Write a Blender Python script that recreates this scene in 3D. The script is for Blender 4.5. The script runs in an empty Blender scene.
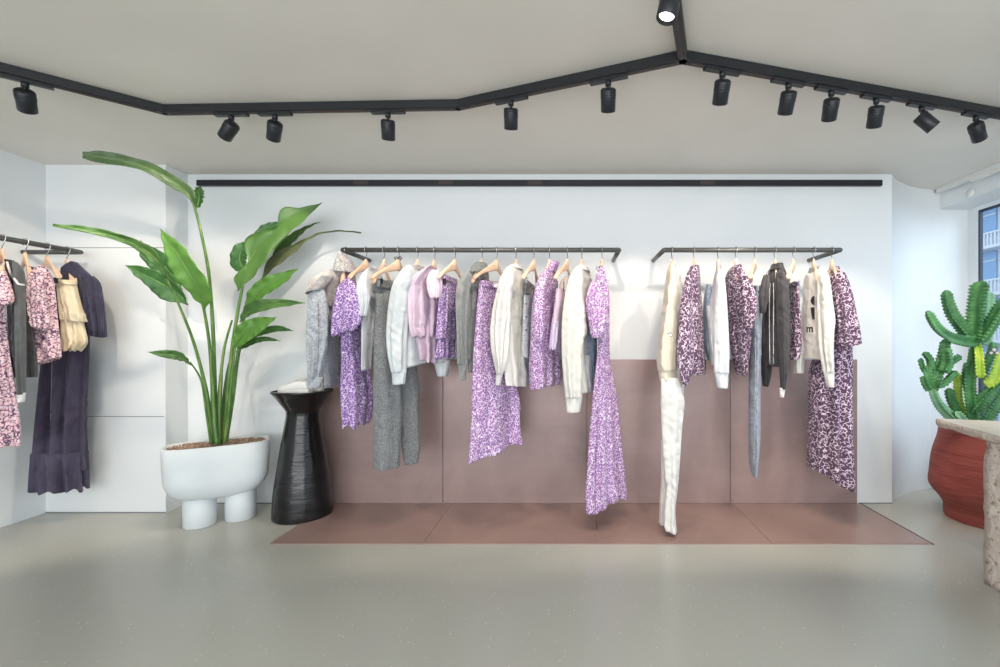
import bpy, math, random
from mathutils import Vector, noise
from mathutils.bvhtree import BVHTree
PI = math.pi
S = bpy.context.scene
COL = S.collection
CX, CY, F, HC = 570.0, 341.0, 462.0, 1.16
CEIL = 2.35

def W(px, py, Y):
    return Vector(((px - CX) / F * Y, Y, HC - (py - CY) / F * Y))
def WX(px, Y): return (px - CX) / F * Y
def WZ(py, Y): return HC - (py - CY) / F * Y

# ------------------------------------------------------------------ materials
class N:
    def __init__(s, name):
        s.m = bpy.data.materials.new(name); s.m.use_nodes = True
        s.t = s.m.node_tree; s.b = s.t.nodes['Principled BSDF']; s._tc = None
    def add(s, typ, **kw):
        n = s.t.nodes.new(typ)
        for k, v in kw.items(): setattr(n, k, v)
        return n
    def link(s, a, b): s.t.links.new(a, b)
    @property
    def tc(s):
        if s._tc is None: s._tc = s.add('ShaderNodeTexCoord')
        return s._tc
    def noise(s, scale, detail=2, rough=.5, dist=0, vec=None, coord='Object'):
        n = s.add('ShaderNodeTexNoise')
        n.inputs['Scale'].default_value = scale; n.inputs['Detail'].default_value = detail
        n.inputs['Roughness'].default_value = rough; n.inputs['Distortion'].default_value = dist
        s.link(vec if vec is not None else s.tc.outputs[coord], n.inputs['Vector'])
        return n.outputs['Fac']
    def voro(s, scale, feature='F1', vec=None, out='Distance'):
        n = s.add('ShaderNodeTexVoronoi'); n.feature = feature
        n.inputs['Scale'].default_value = scale
        s.link(vec if vec is not None else s.tc.outputs['Object'], n.inputs['Vector'])
        return n.outputs[out]
    def ramp(s, fac, stops, interp='LINEAR'):
        r = s.add('ShaderNodeValToRGB'); r.color_ramp.interpolation = interp
        e = r.color_ramp.elements
        while len(e) < len(stops): e.new(0.5)
        for i, (p, c) in enumerate(stops):
            e[i].position = p
            e[i].color = (c[0], c[1], c[2], 1) if hasattr(c, '__len__') else (c, c, c, 1)
        s.link(fac, r.inputs['Fac']); return r.outputs['Color']
    def mix(s, fac, a, b, blend='MIX'):
        m = s.add('ShaderNodeMix'); m.data_type = 'RGBA'; m.blend_type = blend
        if hasattr(fac, 'links'): s.link(fac, m.inputs[0])
        else: m.inputs[0].default_value = fac
        for v, i in ((a, 6), (b, 7)):
            if hasattr(v, 'links'): s.link(v, m.inputs[i])
            else: m.inputs[i].default_value = (v[0], v[1], v[2], 1)
        return m.outputs[2]
    def math(s, op, a, b=0.0):
        m = s.add('ShaderNodeMath'); m.operation = op
        for v, i in ((a, 0), (b, 1)):
            if hasattr(v, 'links'): s.link(v, m.inputs[i])
            else: m.inputs[i].default_value = v
        return m.outputs[0]
    def mapping(s, scale=(1, 1, 1), rot=(0, 0, 0), coord='Object'):
        m = s.add('ShaderNodeMapping'); m.inputs['Scale'].default_value = scale
        m.inputs['Rotation'].default_value = rot
        s.link(s.tc.outputs[coord], m.inputs['Vector']); return m.outputs['Vector']
    def color(s, c):
        if hasattr(c, 'links'): s.link(c, s.b.inputs['Base Color'])
        else: s.b.inputs['Base Color'].default_value = (c[0], c[1], c[2], 1)
    def set(s, **kw):
        for k, v in kw.items():
            i = s.b.inputs[k.replace('_', ' ')]
            if hasattr(v, 'links'): s.link(v, i)
            else: i.default_value = v
    def bump(s, h, strength=.3, dist=.01):
        b = s.add('ShaderNodeBump'); b.inputs['Strength'].default_value = strength
        b.inputs['Distance'].default_value = dist
        s.link(h, b.inputs['Height']); s.link(b.outputs['Normal'], s.b.inputs['Normal'])

def srgb(r, g, b):
    f = lambda c: (c/255/12.92) if c/255 <= .04045 else ((c/255+.055)/1.055)**2.4
    return (f(r), f(g), f(b))
M = {}
def plain(name, c, rough=.6, metal=0.0, var=.04, scale=6, bump=0, bscale=80):
    n = N(name)
    f = n.noise(scale, 3)
    lo = tuple(x*(1-var) for x in c); hi = tuple(min(1, x*(1+var)) for x in c)
    n.color(n.ramp(f, [(.3, lo), (.7, hi)]))
    n.set(Roughness=rough, Metallic=metal)
    if bump: n.bump(n.noise(bscale, 3), bump, .004)
    M[name] = n.m; return n.m
def fabric(name, c, c2=None, fleck=0, fscale=260, wr=.7, rough=.9, sheen=.15):
    n = N(name)
    if c2 is None: c2 = tuple(x*.93 for x in c)
    if fleck:
        f = n.noise(fscale, 3, .7); col = n.ramp(f, [(.5-fleck, c2), (.5+fleck, c)])
    else:
        f = n.noise(9, 3); col = n.ramp(f, [(.3, c2), (.7, c)])
    n.color(col); n.set(Roughness=rough)
    n.b.inputs['Sheen Weight'].default_value = sheen
    v = n.mapping((22, 22, 7)); h = n.noise(1.0, 4, .6, .6, v)
    n.bump(h, wr, .012)
    M[name] = n.m; return n.m
def printed(name, bg, fg, mid, scale, width=.05, cover=.42, wr=.4):
    """scattered short curly brush strokes on a ground colour"""
    n = N(name)
    v = n.mapping((1, .6, .85), (.2, .3, .5))
    nz = n.add('ShaderNodeTexNoise'); nz.inputs['Scale'].default_value = scale*.9; nz.inputs['Detail'].default_value = 0
    n.link(v, nz.inputs['Vector'])
    va = n.add('ShaderNodeVectorMath'); va.operation = 'MULTIPLY_ADD'
    n.link(nz.outputs['Color'], va.inputs[0]); va.inputs[1].default_value = (.9/scale,)*3; n.link(v, va.inputs[2])
    line = n.math('LESS_THAN', n.voro(scale, 'DISTANCE_TO_EDGE', va.outputs[0]), width)
    br = n.math('GREATER_THAN', n.noise(scale*1.25, 0, .5, 0, n.mapping((1, .6, 1), (1.1, .2, .7))), cover)
    mask = n.math('MULTIPLY', line, br)
    m2 = n.math('LESS_THAN', n.voro(scale*1.1, 'DISTANCE_TO_EDGE', n.mapping((1, .6, 1), (.9, 1.3, .1))), width*.6)
    col = n.mix(m2, bg, mid); col = n.mix(mask, col, fg)
    n.color(col); n.set(Roughness=.85)
    n.b.inputs['Sheen Weight'].default_value = .1
    vv = n.mapping((22, 22, 7)); n.bump(n.noise(1.0, 4, .6, .6, vv), wr, .012)
    M[name] = n.m; return n.m

# room
n = N('wall_paint'); f = n.noise(1.2, 3); n.color(n.ramp(f, [(.35, srgb(222, 226, 228)), (.65, srgb(227, 230, 231))]))
n.set(Roughness=.55); n.bump(n.noise(60, 3), .05, .002); M['wall'] = n.m
n = N('ceiling_paint'); f = n.noise(.9, 3, .55, .4)
n.color(n.ramp(f, [(.3, srgb(219, 215, 206)), (.7, srgb(230, 226, 218))])); n.set(Roughness=.5); M['ceiling'] = n.m
n = N('floor_epoxy')
f = n.noise(.6, 2, .5, 0); base = n.ramp(f, [(.3, srgb(174, 174, 165)), (.7, srgb(182, 181, 171))])
vd = n.voro(55); vr = n.voro(55, out='Color')
sep = n.add('ShaderNodeSeparateColor'); n.link(vr, sep.inputs[0])
sp = n.math('MULTIPLY', n.math('LESS_THAN', vd, .16), n.math('GREATER_THAN', sep.outputs[0], .90))
n.color(n.mix(sp, base, srgb(226, 216, 196)))
n.set(Roughness=.27); M['floor'] = n.m
def clay_panel(name, a, b, rough):
    n = N(name)
    f = n.noise(2.3, 4, .6, .8); v = n.mapping((1, 1, 14)); g = n.noise(2, 3, .6, 0, v)
    c = n.ramp(f, [(.3, a), (.7, b)])
    c = n.mix(n.ramp(g, [(.35, .0), (.8, .10)]), c, tuple(min(1, x*1.5) for x in b))
    n.color(c); n.set(Roughness=rough, Metallic=.15); n.bump(g, .06, .003); M[name] = n.m
clay_panel('mauve_panel', srgb(142, 120, 117), srgb(160, 136, 131), .33)
clay_panel('mauve_tile', srgb(150, 124, 117), srgb(166, 138, 129), .3)
plain('seam', srgb(70, 60, 58), .7)
plain('groove', srgb(120, 124, 126), .7)
plain('black_metal', srgb(44, 46, 50), .38, .4)
plain('dark_rail', srgb(84, 85, 83), .4, .3)
plain('chrome', srgb(190, 188, 184), .22, 1.0)
plain('white_plastic', srgb(225, 225, 222), .4)
plain('window_frame', srgb(222, 226, 230), .4)
plain('gasket', srgb(48, 60, 78), .6)
# hanger wood
n = N('beech_wood'); v = n.mapping((18, 18, 90)); f = n.noise(1, 4, .6, .8, v)
n.color(n.ramp(f, [(.3, srgb(216, 178, 148)), (.7, srgb(236, 206, 180))])); n.set(Roughness=.45); M['wood'] = n.m
# pottery and plants
n = N('planter_glaze'); f = n.noise(60, 4, .7); g = n.noise(3, 2)
n.color(n.mix(n.ramp(f, [(.66, 0.), (.74, .5)]), n.ramp(g, [(.3, srgb(206, 212, 214)), (.7, srgb(222, 226, 227))]), srgb(170, 172, 168)))
n.set(Roughness=.6); n.bump(f, .12, .004); M['planter'] = n.m
n = N('lava_gravel'); f = n.voro(60); n.color(n.ramp(f, [(0, srgb(206, 180, 160)), (.5, srgb(170, 142, 122)), (.9, srgb(110, 88, 74))]))
n.set(Roughness=.95); n.bump(f, .9, .01); M['gravel'] = n.m
n = N('black_glaze'); v = n.mapping((7, 7, 26)); f = n.noise(1, 4, .6, .3, v)
n.color(n.ramp(f, [(.3, srgb(12, 12, 13)), (.75, srgb(30, 29, 29))])); n.set(Roughness=n.ramp(n.noise(14, 4), [(.35, .07), (.7, .25)]))
n.b.inputs['Specular IOR Level'].default_value = .4
n.bump(f, .35, .01); M['black_glaze'] = n.m
n = N('red_clay'); v = n.mapping((3, 3, 38)); f = n.noise(1, 5, .65, .9, v)
n.color(n.ramp(f, [(.25, srgb(116, 48, 42)), (.5, srgb(150, 72, 64)), (.8, srgb(168, 90, 80))])); n.set(Roughness=.72)
n.bump(f, .7, .012); M['red_clay'] = n.m
n = N('travertine'); f = n.noise(26, 5, .7, .4); g = n.voro(48)
pit = n.ramp(n.noise(34, 3, .7), [(.36, 1.), (.44, 0.)])
n.color(n.mix(pit, n.ramp(f, [(.3, srgb(206, 192, 180)), (.7, srgb(228, 218, 206))]), srgb(172, 146, 132)))
n.set(Roughness=.8); n.bump(n.math('ADD', n.noise(34, 3, .7), n.math('MULTIPLY', g, .3)), .8, .012); M['travertine'] = n.m
n = N('travertine_polished'); f = n.noise(9, 5, .7, .4); n.color(n.ramp(f, [(.3, srgb(206, 190, 176)), (.7, srgb(226, 214, 204))]))
n.set(Roughness=.35); M['travertine_top'] = n.m
def leafmat(name, a, b, rough=.38):
    n = N(name)
    n.add('ShaderNodeUVMap')
    w = n.add('ShaderNodeTexWave'); w.wave_type = 'BANDS'; w.bands_direction = 'X'
    w.inputs['Scale'].default_value = 9; w.inputs['Distortion'].default_value = 1.2; w.inputs['Detail'].default_value = 2
    n.link(n.tc.outputs['UV'], w.inputs['Vector'])
    f = n.noise(5, 3)
    c = n.ramp(f, [(.3, a), (.7, b)])
    n.color(n.mix(.22, c, n.ramp(w.outputs['Fac'], [(0, tuple(x*.6 for x in a)), (1, b)])))
    n.set(Roughness=rough); n.bump(w.outputs['Fac'], .18, .004)
    n.b.inputs['Subsurface Weight'].default_value = .0
    M[name] = n.m
leafmat('leaf_mid', srgb(60, 98, 44), srgb(90, 128, 60))
leafmat('leaf_bright', srgb(74, 122, 42), srgb(102, 150, 58))
leafmat('leaf_dark', srgb(40, 84, 38), srgb(64, 110, 50))
leafmat('leaf_grey', srgb(74, 100, 64), srgb(100, 124, 80))
n = N('stalk_green'); v = n.mapping((60, 60, 3)); f = n.noise(1, 3, .5, 0, v)
n.color(n.ramp(f, [(.3, srgb(62, 100, 44)), (.55, srgb(92, 130, 60)), (.8, srgb(150, 148, 84))])); n.set(Roughness=.45); M['stalk'] = n.m
plain('dry_leaf', srgb(96, 98, 64), .7, var=.2)
n = N('cactus_skin'); f = n.noise(14, 4); n.color(n.ramp(f, [(.3, srgb(46, 100, 62)), (.7, srgb(84, 142, 80))])); n.set(Roughness=.5); M['cactus'] = n.m
n = N('cactus_pale'); f = n.noise(14, 4); n.color(n.ramp(f, [(.3, srgb(98, 150, 118)), (.7, srgb(142, 186, 140))])); n.set(Roughness=.5); M['cactus_pale'] = n.m
n = N('cactus_yellow'); f = n.noise(14, 4); n.color(n.ramp(f, [(.3, srgb(118, 166, 52)), (.7, srgb(186, 206, 76))])); n.set(Roughness=.5); M['cactus_yellow'] = n.m
# fabrics
fabric('white_cloth', srgb(216, 218, 222), srgb(206, 209, 214))
fabric('white_knit', srgb(208, 213, 215), srgb(194, 199, 202), .2, 300)
fabric('offwhite_knit', srgb(214, 213, 206), srgb(202, 201, 195), .2, 300)
fabric('cream_cloth', srgb(218, 209, 192), srgb(206, 196, 178))
fabric('cream_silk', srgb(224, 222, 217), srgb(212, 210, 205), rough=.6)
fabric('pink_cloth', srgb(216, 196, 212), srgb(204, 180, 200), wr=.7)
fabric('lilac_cloth', srgb(214, 200, 222), srgb(196, 180, 210), wr=.7)
fabric('grey_tweed', srgb(150, 152, 152), srgb(84, 87, 90), .12, 190)
fabric('grey_linen', srgb(146, 147, 146), srgb(118, 120, 120), .2, 120, .9)
fabric('acid_denim', srgb(186, 190, 194), srgb(140, 145, 152), .14, 90, .8)
fabric('acid_denim_beige', srgb(190, 184, 180), srgb(160, 154, 151), .14, 90, .6)
fabric('speckled_collar', srgb(214, 210, 206), srgb(138, 134, 134), .08, 130, .6)
fabric('blue_denim', srgb(158, 172, 190), srgb(126, 142, 164), .15, 70, .7)
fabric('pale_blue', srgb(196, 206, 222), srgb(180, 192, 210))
fabric('bluegrey_denim', srgb(158, 166, 178), srgb(124, 134, 150), .15, 110, .5)
fabric('dark_lace', srgb(132, 130, 132), srgb(46, 46, 50), .05, 90, .5)
fabric('charcoal_cloth', srgb(60, 58, 62), srgb(48, 46, 51), wr=.7, rough=.75)
fabric('black_cloth', srgb(40, 40, 45), srgb(30, 30, 34), wr=.6, rough=.75)
fabric('slate_cloth', srgb(92, 94, 96), srgb(78, 80, 83), wr=.6)
fabric('navy_cloth', srgb(56, 52, 78), srgb(42, 40, 62), wr=.9, rough=.75)
fabric('navy_sheer', srgb(72, 64, 86), srgb(56, 51, 72), wr=.9, rough=.75)
fabric('ecru_cloth', srgb(226, 212, 184), srgb(212, 196, 166), wr=.8)
fabric('white_trim', srgb(236, 234, 232), srgb(205, 203, 205), .06, 150)
fabric('black_ink', srgb(34, 32, 34), srgb(28, 27, 29))
printed('purple_print', srgb(144, 106, 172), srgb(228, 212, 238), srgb(104, 66, 128), 74, .088, .42)
printed('rosy_print', srgb(162, 118, 172), srgb(230, 214, 234), srgb(112, 74, 130), 74, .09, .42)
printed('plum_print', srgb(92, 68, 92), srgb(226, 204, 222), srgb(62, 46, 68), 52, .068, .42)
printed('indigo_print', srgb(78, 66, 98), srgb(206, 188, 208), srgb(56, 46, 72), 52, .06, .45)
printed('pink_print', srgb(232, 208, 214), srgb(104, 72, 104), srgb(214, 150, 164), 56, .088, .40)

# ------------------------------------------------------------------ objects
def obj(name, vs, fs, m, parent=None, smooth=True, uv=None):
    o0 = Vector((0, 0, 0))
    if parent is not None:
        o0 = parent.get('_w', None) and Vector(parent['_w']) or parent_world(parent)
    me = bpy.data.meshes.new(name)
    me.from_pydata([Vector(v) - o0 for v in vs], [], fs); me.update()
    if smooth:
        for p in me.polygons: p.use_smooth = True
    if uv:
        l = me.uv_layers.new(name='UVMap')
        for p in me.polygons:
            for li in p.loop_indices: l.data[li].uv = uv[me.loops[li].vertex_index]
    me.materials.append(M[m] if isinstance(m, str) else m)
    o = bpy.data.objects.new(name, me); COL.objects.link(o)
    if parent is not None: o.parent = parent
    return o
def parent_world(o):
    v = Vector((0, 0, 0))
    while o is not None:
        v += o.location; o = o.parent
    return v
def tag(o, label=None, cat=None, group=None, kind=None):
    if label: o['label'] = label
    if cat: o['category'] = cat
    if group: o['group'] = group
    if kind: o['kind'] = kind
    return o
def thing(name, loc, label, cat, group=None):
    o = bpy.data.objects.new(name, None); COL.objects.link(o); o.location = loc
    o.empty_display_size = .05
    return tag(o, label, cat, group)
def origin_to(o, loc):
    loc = Vector(loc)
    for v in o.data.vertices: v.co -= loc
    o.location = loc
    return o
class MB:
    def __init__(s): s.v = []; s.f = []
    def poly(s, pts, faces):
        b = len(s.v); s.v += [Vector(p) for p in pts]; s.f += [tuple(i+b for i in f) for f in faces]
    def box(s, x0, x1, y0, y1, z0, z1):
        s.poly([(x, y, z) for z in (z0, z1) for x, y in ((x0, y0), (x1, y0), (x1, y1), (x0, y1))],
               [(3, 2, 1, 0), (4, 5, 6, 7), (0, 1, 5, 4), (1, 2, 6, 5), (2, 3, 7, 6), (3, 0, 4, 7)])
    def bar(s, a, b, w, h, up=(0, 0, 1)):
        a = Vector(a); b = Vector(b); d = (b-a).normalized(); u = Vector(up)
        r = d.cross(u).normalized(); u = r.cross(d).normalized()
        pts = [p + r*(sx*w/2) + u*(sy*h/2) for p in (a, b) for sx, sy in ((-1, -1), (1, -1), (1, 1), (-1, 1))]
        s.poly(pts, [(3, 2, 1, 0), (4, 5, 6, 7), (0, 1, 5, 4), (1, 2, 6, 5), (2, 3, 7, 6), (3, 0, 4, 7)])
    def tube(s, pts, r, n=10, cap=True, flat=1.0, twist=None):
        pts = [Vector(p) for p in pts]; rs = r if hasattr(r, '__len__') else [r]*len(pts)
        rings = []; prev = None
        for i, p in enumerate(pts):
            d = (pts[min(i+1, len(pts)-1)] - pts[max(i-1, 0)])
            d = d.normalized() if d.length > 1e-9 else Vector((0, 0, 1))
            if prev is None:
                a = Vector((0, 0, 1)) if abs(d.z) < .9 else Vector((0, 1, 0))
                u = d.cross(a).normalized()
            else: u = (prev - d*prev.dot(d)).normalized()
            prev = u; w = d.cross(u)
            rings.append([p + (u*math.cos(t) + w*math.sin(t)*flat)*rs[i] for t in [2*PI*k/n for k in range(n)]])
        s.rings(rings, cap)
    def rings(s, rings, cap=True):
        b = len(s.v); n = len(rings[0])
        for r in rings: s.v += [Vector(p) for p in r]
        for i in range(len(rings)-1):
            for k in range(n):
                k2 = (k+1) % n
                s.f.append((b+i*n+k, b+i*n+k2, b+(i+1)*n+k2, b+(i+1)*n+k))
        if cap:
            s.f.append(tuple(b+k for k in reversed(range(n))))
            s.f.append(tuple(b+(len(rings)-1)*n+k for k in range(n)))
    def lathe(s, c, prof, n=48, wob=0, seed=0):
        R = []
        for (r, z) in prof:
            R.append([(c[0]+r*(1+wob*noise.noise((math.cos(t)*2+seed, math.sin(t)*2, z*7)))*math.cos(t),
                       c[1]+r*(1+wob*noise.noise((math.cos(t)*2+seed, math.sin(t)*2, z*7)))*math.sin(t), z)
                      for t in [2*PI*k/n for k in range(n)]])
        s.rings(R)
    def build(s, name, m, parent=None, smooth=False):
        return obj(name, s.v, s.f, m, parent, smooth)
def bevel(o, w=.003, seg=2):
    b = o.modifiers.new('bevel', 'BEVEL'); b.width = w; b.segments = seg; b.limit_method = 'ANGLE'; b.angle_limit = .7
    return o
def cat(pts, n):
    """catmull-rom through tuples"""
    out = []; L = len(pts)
    for i in range(L-1):
        p0 = pts[max(i-1, 0)]; p1 = pts[i]; p2 = pts[i+1]; p3 = pts[min(i+2, L-1)]
        for k in range(n):
            t = k/n; t2 = t*t; t3 = t2*t
            out.append(tuple(.5*((2*b)+(-a+c)*t+(2*a-5*b+4*c-d)*t2+(-a+3*b-3*c+d)*t3) for a, b, c, d in zip(p0, p1, p2, p3)))
    out.append(tuple(pts[-1])); return out
def sm(t): t = max(0, min(1, t)); return t*t*(3-2*t)
def lerp(a, b, t): return a+(b-a)*t

# ------------------------------------------------------------------ cloth
def loft(name, m, parent, rows, yc, hy, s=.75, k=7, a0=.002, a1=.012, wr=.005, tilt=0, hem=0, hemk=9, seed=1, top=.6, step=1.6, NR=88, kind=None, label=None, thick=True):
    """a hanging tube of cloth: rows of (y, left, right) read off the photograph fix its outline; its
    cross-section is a slanted oval with real depth 2*hy, folded and creased, open at the hem"""
    a1 *= 1.4; wr *= 1.6
    rnd = random.Random(seed*7919+13)
    ph = [rnd.uniform(0, 6.28) for _ in range(6)]; dr = [rnd.uniform(-1.4, 1.4) for _ in range(6)]
    kk = [k, k*1.7+.3, max(2, k*.55)]
    y0, y1 = rows[0][0], rows[-1][0]
    rr = cat([tuple(float(q) for q in r[:3]) for r in rows], 8)
    def at(py):
        for i in range(len(rr)-1):
            if rr[i+1][0] >= py:
                a, b = rr[i], rr[i+1]; t = (py-a[0])/max(1e-6, b[0]-a[0])
                return lerp(a[1], b[1], t), lerp(a[2], b[2], t)
        return rr[-1][1], rr[-1][2]
    n = max(6, int((y1-y0)/step)); L = (y1-y0)/F*yc
    wmax = max(r[2]-r[1] for r in rows)
    rings = []
    for i in range(n+1):
        v = i/n; py = lerp(y0, y1, v); xl, xr = at(py)
        if xr-xl < 1.2: xr = xl+1.2
        hx = (xr-xl)/2/F*yc; cx = WX((xl+xr)/2, yc)
        d = hy*lerp(top, 1, sm((py-y0)/15.0)) if top < 1 else hy
        d = max(.012, d)
        amp = lerp(a0, a1, v)
        ss = s; c2 = math.sqrt(max(0, 1-ss*ss))
        pts = []
        for q in range(NR):
            ph0 = 2*PI*q/NR
            c, si = math.cos(ph0), math.sin(ph0)
            # soft squarish oval
            x = hx*c; y = d*(ss*c + c2*si)
            nx, ny = c/max(hx, .02), si/max(d*c2, .02); l = math.hypot(nx, ny) or 1; nx /= l; ny /= l
            fo = 0
            for j in range(3): fo += (1, .5, .7)[j]*math.sin(kk[j]*ph0 + ph[j] + dr[j]*v*1.5)
            fo = amp*fo*.6 + amp*.9*(.64-abs(math.sin((kk[0]*.5+1)*ph0+ph[4]+dr[4]*v)))
            z = WZ(py, yc)
            fo += wr*noise.noise(Vector((cx+x, y, z*.55))*11 + Vector((seed*3.1, 0, 0)))
            fo += wr*.6*noise.noise(Vector((cx+x, y, z))*26 + Vector((seed*3.1, 0, 0)))
            cr = noise.noise(Vector(((cx+x)*9+seed, y*9, z*24+(cx+x)*16)))
            fo += wr*.55*(abs(cr)*-2+.5)
            x += nx*fo; y += ny*fo
            zz = z - tilt/F*yc*(-c)*sm(v)*.5
            if hem: zz += hem*sm((v-.6)/.4)*math.sin(hemk*ph0+ph[3]+.8*math.sin(2*ph0))
            pts.append([cx+x, yc+y, zz])
        for it in range(2):
            pp = [CX+p[0]*F/p[1] for p in pts]; a, b = min(pp), max(pp)
            sc = (xr-xl)/max(.5, b-a); mid = (a+b)/2; tm = (xl+xr)/2
            for p in pts:
                q = CX+p[0]*F/p[1]; p[0] = (tm+(q-mid)*sc-CX)*p[1]/F
        rings.append(pts)
    mb = MB()
    if thick:   # turn the cloth in at the hem
        last = rings[-1]; gx = sum(p[0] for p in last)/NR; gy = sum(p[1] for p in last)/NR
        def ins(k_, up): return [[gx+(p[0]-gx)*k_, gy+(p[1]-gy)*k_, p[2]+up] for p in last]
        rings += [ins(.94, -.001), ins(.9, .012), ins(.82, min(.05, L*.3))]
    mb.rings(rings)
    o = mb.build(name, m, parent, True)
    if kind: o['kind'] = kind
    if label: o['label'] = label
    o_bvh = BVHTree.FromPolygons(mb.v, mb.f)
    return o, o_bvh
def stick(bvh, px, py, off=.002, Y=2.7):
    o = Vector((0, 0, HC)); d = (W(px, py, 3) - o).normalized()
    h = bvh.ray_cast(o, d)
    if h[0] is None: return None
    return h[0] - d*off
def line_on(name, bvh, pts, r, m, parent, off=.001, label=None, n=6, dense=6):
    P = []
    for a, b in zip(pts[:-1], pts[1:]):
        for k in range(dense):
            t = k/dense; q = stick(bvh, lerp(a[0], b[0], t), lerp(a[1], b[1], t), off)
            if q: P.append(q)
    q = stick(bvh, pts[-1][0], pts[-1][1], off)
    if q: P.append(q)
    if len(P) < 2: return None
    mb = MB(); mb.tube(P, r, n); o = mb.build(name, m, parent, True)
    if label: o['label'] = label
    return o
def button_on(name, bvh, px, py, r, m, parent, label=None):
    p = stick(bvh, px, py, .0)
    if p is None: return None
    mb = MB(); mb.tube([p+Vector((0, .002, 0)), p+Vector((0, -.003, 0)), p+Vector((0, -.004, 0))], [r, r, r*.7], 12)
    o = mb.build(name, m, parent, True)
    if label: o['label'] = label
    return o
def patch_on(name, bvh, polypx, m, parent, off=.0015, label=None, grid=10):
    """a printed mark laid on the cloth: polygon in the photo's outline, triangulated as a fan of small cells"""
    import itertools
    xs = [p[0] for p in polypx]; ys = [p[1] for p in polypx]
    def inside(x, y):
        c = False; j = len(polypx)-1
        for i in range(len(polypx)):
            xi, yi = polypx[i]; xj, yj = polypx[j]
            if (yi > y) != (yj > y) and x < (xj-xi)*(y-yi)/(yj-yi)+xi: c = not c
            j = i
        return c
    st = .28; mb = MB(); x = min(xs)
    while x < max(xs):
        y = min(ys)
        while y < max(ys):
            if inside(x+st/2, y+st/2):
                q = [stick(bvh, x+a*st, y+b*st, off) for a, b in ((0, 0), (1, 0), (1, 1), (0, 1))]
                if all(q): mb.poly(q, [(0, 1, 2, 3)])
            y += st
        x += st
    if not mb.f: return None
    o = mb.build(name, m, parent)
    if label: o['label'] = label
    return o

RY, RZ = 2.92, 1.735
HG = {'a': 'wooden hangers on the long rail', 'b': 'wooden hangers on the short rail', 'c': 'wooden hangers on the left wall rail'}
def hanger(x, y, label, grp, dx, dy=-.185, drop=.10, clips=False, bow=False, rz=RZ, neck=.088, worn=False):
    if worn: dx *= .5; dy *= .5; drop = .115
    t = thing('clothes_hanger', (x, y, rz), label, 'hanger', HG[grp])
    R = .0205; mb = MB(); perp = Vector((-0.0, 1, 0)) if abs(dy) > abs(dx) else Vector((1, 0, 0))
    # hook arcs over the rail in the plane across it
    pts = []
    for k in range(15):
        a = math.radians(-150 + k*(240/14))
        pts.append(Vector((x, y, rz)) + perp*(R*math.sin(a)) + Vector((0, 0, R*math.cos(a))))
    pts += [Vector((x, y, rz-.036)) + perp*.008, Vector((x, y, rz-.046)), Vector((x, y, rz-neck+.004))]
    mb.tube(pts, .0023, 8); mb.build('hook', 'chrome', t, True)
    # body: two contoured arms
    mb = MB(); D = Vector((dx, dy, 0)); Nn = Vector((-dy, dx, 0)).normalized(); rings = []
    T = 33
    for i in range(T):
        u = -1 + 2*i/(T-1); au = abs(u)
        c = Vector((x, y, rz-neck)) + (D*-u if u < 0 or abs(dy) < abs(dx) else D*(-u*.86)+Vector((dx*.6*u, 0, 0)))
        zc = -.018 - drop*(au**1.25)*.95
        hh = lerp(.028, .0115, sm(au*1.25)); th = lerp(.0065, .015, sm((au-.35)/.65))
        if au > .97: hh *= .7; th *= .7
        zc = -.018 - drop*(au**1.45)*.95 + .012*(1-sm(au/.26)); hh += .010*(1-sm(au/.24)); th += .004*(1-sm(au/.2))
        rings.append([c + Nn*(th*math.copysign(abs(math.cos(a))**.7, math.cos(a))) + Vector((0, 0, zc+hh*math.copysign(abs(math.sin(a))**.8, math.sin(a))))
                      for a in [2*PI*q/14 for q in range(14)]])
    mb.rings(rings); mb.build('hanger_body', 'wood', t, True)
    if clips:
        mb = MB(); z0 = rz-neck-.018-drop*.85
        mb.tube([Vector((x, y, z0))-D*.8, Vector((x, y, z0-.012))-D*.78, Vector((x, y, z0-.012))+D*.78, Vector((x, y, z0))+D*.8], .0022, 6)
        mb.build('crossbar', 'chrome', t, True)
        for sgn in (-1, 1):
            c = Vector((x, y, z0-.022)) + D*(sgn*.66); mb = MB()
            mb.bar(c+Vector((0, 0, .015)), c+Vector((0, 0, -.018)), .02, .017, (D.x, D.y, 0)); bevel(mb.build('clip', 'black_metal', t), .002)
    if bow:
        mb = MB(); c = Vector((x, y, rz-.055))
        for sgn in (-1, 1):
            mb.tube([c, c+Vector((.012*sgn, -.006, .012)), c+Vector((.024*sgn, -.006, .004)), c+Vector((.014*sgn, -.004, -.008)), c], [.003, .005, .005, .005, .003], 8)
        o = mb.build('ribbon_bow', 'dark_lace', t, True); o['label'] = 'dark ribbon bow'
    return t
GRP = {'a': 'garments on the long rail', 'b': 'garments on the short rail', 'c': 'garments on the left wall rail'}
def garment(name, hookpx, label, catg, Y=RY):
    return thing(name, (WX(hookpx, Y), Y, RZ-.1), label, catg)

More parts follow.
